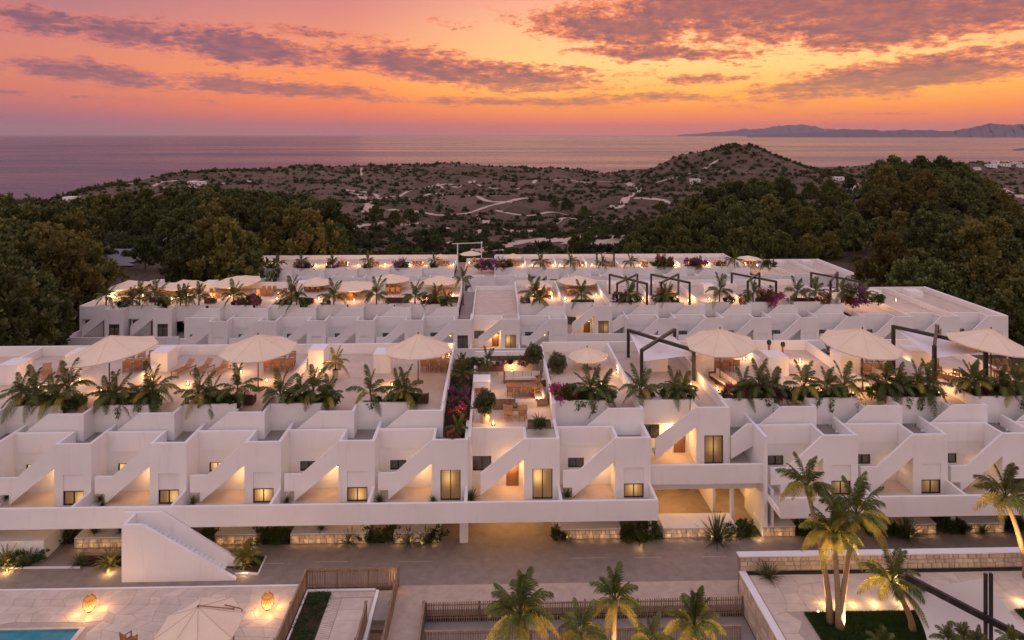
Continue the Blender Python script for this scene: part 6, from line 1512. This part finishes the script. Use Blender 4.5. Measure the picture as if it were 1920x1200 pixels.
for i, (px, py, s) in enumerate([(12, 935, .9), (188, 940, .6), (192, 948, .5), (362, 944, .7), (538, 942, .6), (712, 942, .8), (812, 940, .6), (884, 938, 1.0), (1064, 932, .8), (1600, 925, .5)]): rosette('terrace_plant', f'small dark plant in a corner of the long front terrace, {ordn(i)} from the left', 'plant', on(px, py, 3.1), s, 'agave', i, 'small plants on the long front terrace')

# ---- tall garden palms
def bigpalm(label, base, crown, fl, nf, seed, key='palm', gm=.5, trad=.15, dark=False, upright=0.0):
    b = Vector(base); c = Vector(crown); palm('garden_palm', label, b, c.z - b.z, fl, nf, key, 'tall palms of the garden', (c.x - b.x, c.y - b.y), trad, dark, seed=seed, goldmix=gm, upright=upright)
YT_ = 41.6
bigpalm('tallest palm of the trio, leaning left on the lawn', on(1557, 1169, TZ), at(1512, 912, 42.3), 1.9, 20, 1, gm=.8)
bigpalm('middle palm of the trio on the right lawn', on(1573, 1178, TZ), at(1563, 1000, 41.2), 2.2, 22, 2, gm=.85)
bigpalm('right palm of the trio with the widest crown', on(1576, 1180, TZ), at(1606, 965, 41.6), 2.3, 22, 3, gm=.8)
bigpalm('leaning palm in front of the white sail', (at(1712, 1240, 40)[0], 40, TZ), at(1672, 1092, 40.4), 2.0, 20, 4, gm=.75)
bigpalm('tall slender palm at the right edge by the road', (at(1925, 1100, 44.6)[0], 44.6, TZ), at(1884, 932, 44.6), 2.2, 22, 5, gm=.75)
bigpalm('widest palm in the lower middle before the fences', (at(977, 1300, 38.8)[0], 38.8, -1), at(975, 1152, 38.8), 2.35, 26, 6, gm=.8, upright=.15)
bigpalm('slender palm with lit yellow trunk before the fences', (at(1149, 1300, 40)[0], 40, -1), at(1153, 1126, 40), 1.75, 22, 7, gm=.855, upright=.15)
bigpalm('low palm crown between the two middle palms', (at(1090, 1300, 38.5)[0], 38.5, -1), at(1090, 1190, 38.5), 1.7, 18, 8, gm=.75)
bigpalm('palm at the right end of the slat fences', (at(1305, 1300, 38.5)[0], 38.5, -1), at(1302, 1172, 38.5), 1.9, 22, 9, gm=.85, upright=.2)
bigpalm('low palm crown right of the yellow-trunked palm', (at(1222, 1300, 38.2)[0], 38.2, -1), at(1220, 1202, 38.2), 1.4, 16, 10, gm=.75)
for i, (px, py, Y, s, lab) in enumerate([(1778, 1204, 35.6, .95, 'upright palm under the white sail'), (1806, 1198, 35.9, .9, 'spiky upright palm between sail and posts'), (1834, 1206, 35.5, .8, 'small golden palm left of the pergola posts'), (1898, 1208, 35.2, .9, 'golden palm at the lower right corner'), (1655, 1214, 36.4, 1.1, 'low golden palm at the front of the lawn')]):
    bigpalm(lab, (at(px, 1300, Y)[0], Y, TZ - .2), at(px, py, Y), s, 18, 20 + i, gm=.8, trad=.09, upright=.35)
def ground_spot(px, py, z, tgt, pw, label, dx=0, dy=-.8):
    x, y, _ = on(px, py, z); t = thing('ground_spotlight', label, 'spotlight', (x, y, z), 0, 'small garden spotlights')
    MB().lathe([(.05, 0), (.05, .02), (.02, .03), (.02, .22)], 8).build('stake', M['metal'], t); MB().lathe([(.06, .2), (.08, .32), (.075, .34)], 8).build('head', M['metal'], t); MB().lathe([(.06, .342), (.05, .36)], 8).build('bulb', M['bulb'], t)
    spot((x, y, z + .45), tgt, pw * 1.3, 70)
ground_spot(1534, 1157, TZ, at(1560, 960, 41.8), 1500, 'small ground spotlight at the left corner of the lawn')
ground_spot(1702, 1152, TZ, at(1672, 1090, 40.5), 1100, 'small ground spotlight behind the leaning palm')
spot((XatY(1590, 40), 40, TZ + .2), at(1600, 960, 41.6), 3762, 90); spot((XatY(1890, 43.5), 43.0, TZ + .2), at(1884, 930, 44.6), 2926, 90)
spot((XatY(990, 38), 37.6, -.5), at(975, 1150, 38.8), 2090, 110); spot((XatY(1165, 39), 38.8, -.5), at(1153, 1126, 40), 2090, 100); spot((XatY(1310, 38), 37.6, -.5), at(1302, 1170, 38.5), 1881, 110); spot((XatY(1800, 35), 34.2, 2.0), at(1790, 1160, 35.8), 160, 70)
for px, pw in ((1545, 6), (1570, 5), (1600, 5), (1640, 7), (1690, 7), (1912, 6)): lamp((XatY(px, 42.35), 42.35, TZ + .25), pw, (1, .62, .22), .05)
# agave uplights
for px, py, pw in ((18, 1062, 8), (210, 1064, 8), (462, 1066, 4), (1200, 1018, 3), (1420, 1000, 4)):
    x, y, z = on(px, py, .25); lamp((x, y - .3, .3), pw, (1, .62, .25), .05)

# ---- big black pergola beam, posts and sail at the lower right
PGY = 36.9
pg = thing('beam_pergola', 'big black sloping beam carried by two thin posts at the lower right', 'pergola', (at(1850, 1200, PGY)[0], PGY, TZ))
o = Vector(pg.location); A = Vector(at(1697, 1080, 38.5)) - o; B = Vector(at(1945, 1209, 35.8)) - o
MB().beam(A, B, .24, .32).build('beam', M['metal'], pg)
for px in (1848, 1858): 
    q = at(px, 1075, PGY); MB().box(-.075, .075, -.07, .07, 0, q[2] - TZ).build('post', M['metal'], pg, (q[0] - o.x, 0, 0))
c = [at(1846, 1084, 38.7), at(1688, 1108, 39.8), at(1745, 1236, 38.1), at(1975, 1220, 38.1)]; n = 16; V = []
for i in range(n + 1):
    for j in range(n + 1):
        u, v = i / n, j / n; a = [c[0][k] * (1 - u) * (1 - v) + c[1][k] * u * (1 - v) + c[2][k] * u * v + c[3][k] * (1 - u) * v for k in range(3)]
        e = (4 * u * (1 - u) * (2 * v - 1) ** 2 + 4 * v * (1 - v) * (2 * u - 1) ** 2) * .14; cx, cy, cz = (sum(p[k] for p in c) / 4 for k in range(3))
        a[0] += (cx - a[0]) * e; a[1] += (cy - a[1]) * e; a[2] -= .9 * 16 * u * (1 - u) * v * (1 - v) * .6; V.append(a)
F = [(i * (n + 1) + j, (i + 1) * (n + 1) + j, (i + 1) * (n + 1) + j + 1, i * (n + 1) + j + 1) for i in range(n) for j in range(n)]
tag(inst('shade_sail', np_mesh('shade_sail', V, F, M['sail'], True)), 'large white shade sail hanging from the posts at the lower right', 'shade sail')
# lounge chair at the lower edge and a small dark bollard
chair(on(243, 1219, .12), 2.6, 'slatted wooden chair back cut by the lower edge of the pool deck', 'teak chairs on the roofs', True, scale=1.25)
x, y, z = on(1486, 1046, 0); tag(MB().lathe([(.18, 0), (.16, .3), (.08, .36), (.09, .5), (.02, .56)], 8).build('bollard', M['metal'], None, (x, y, z)), 'small dark bollard on the road behind the stone wall', 'bollard')
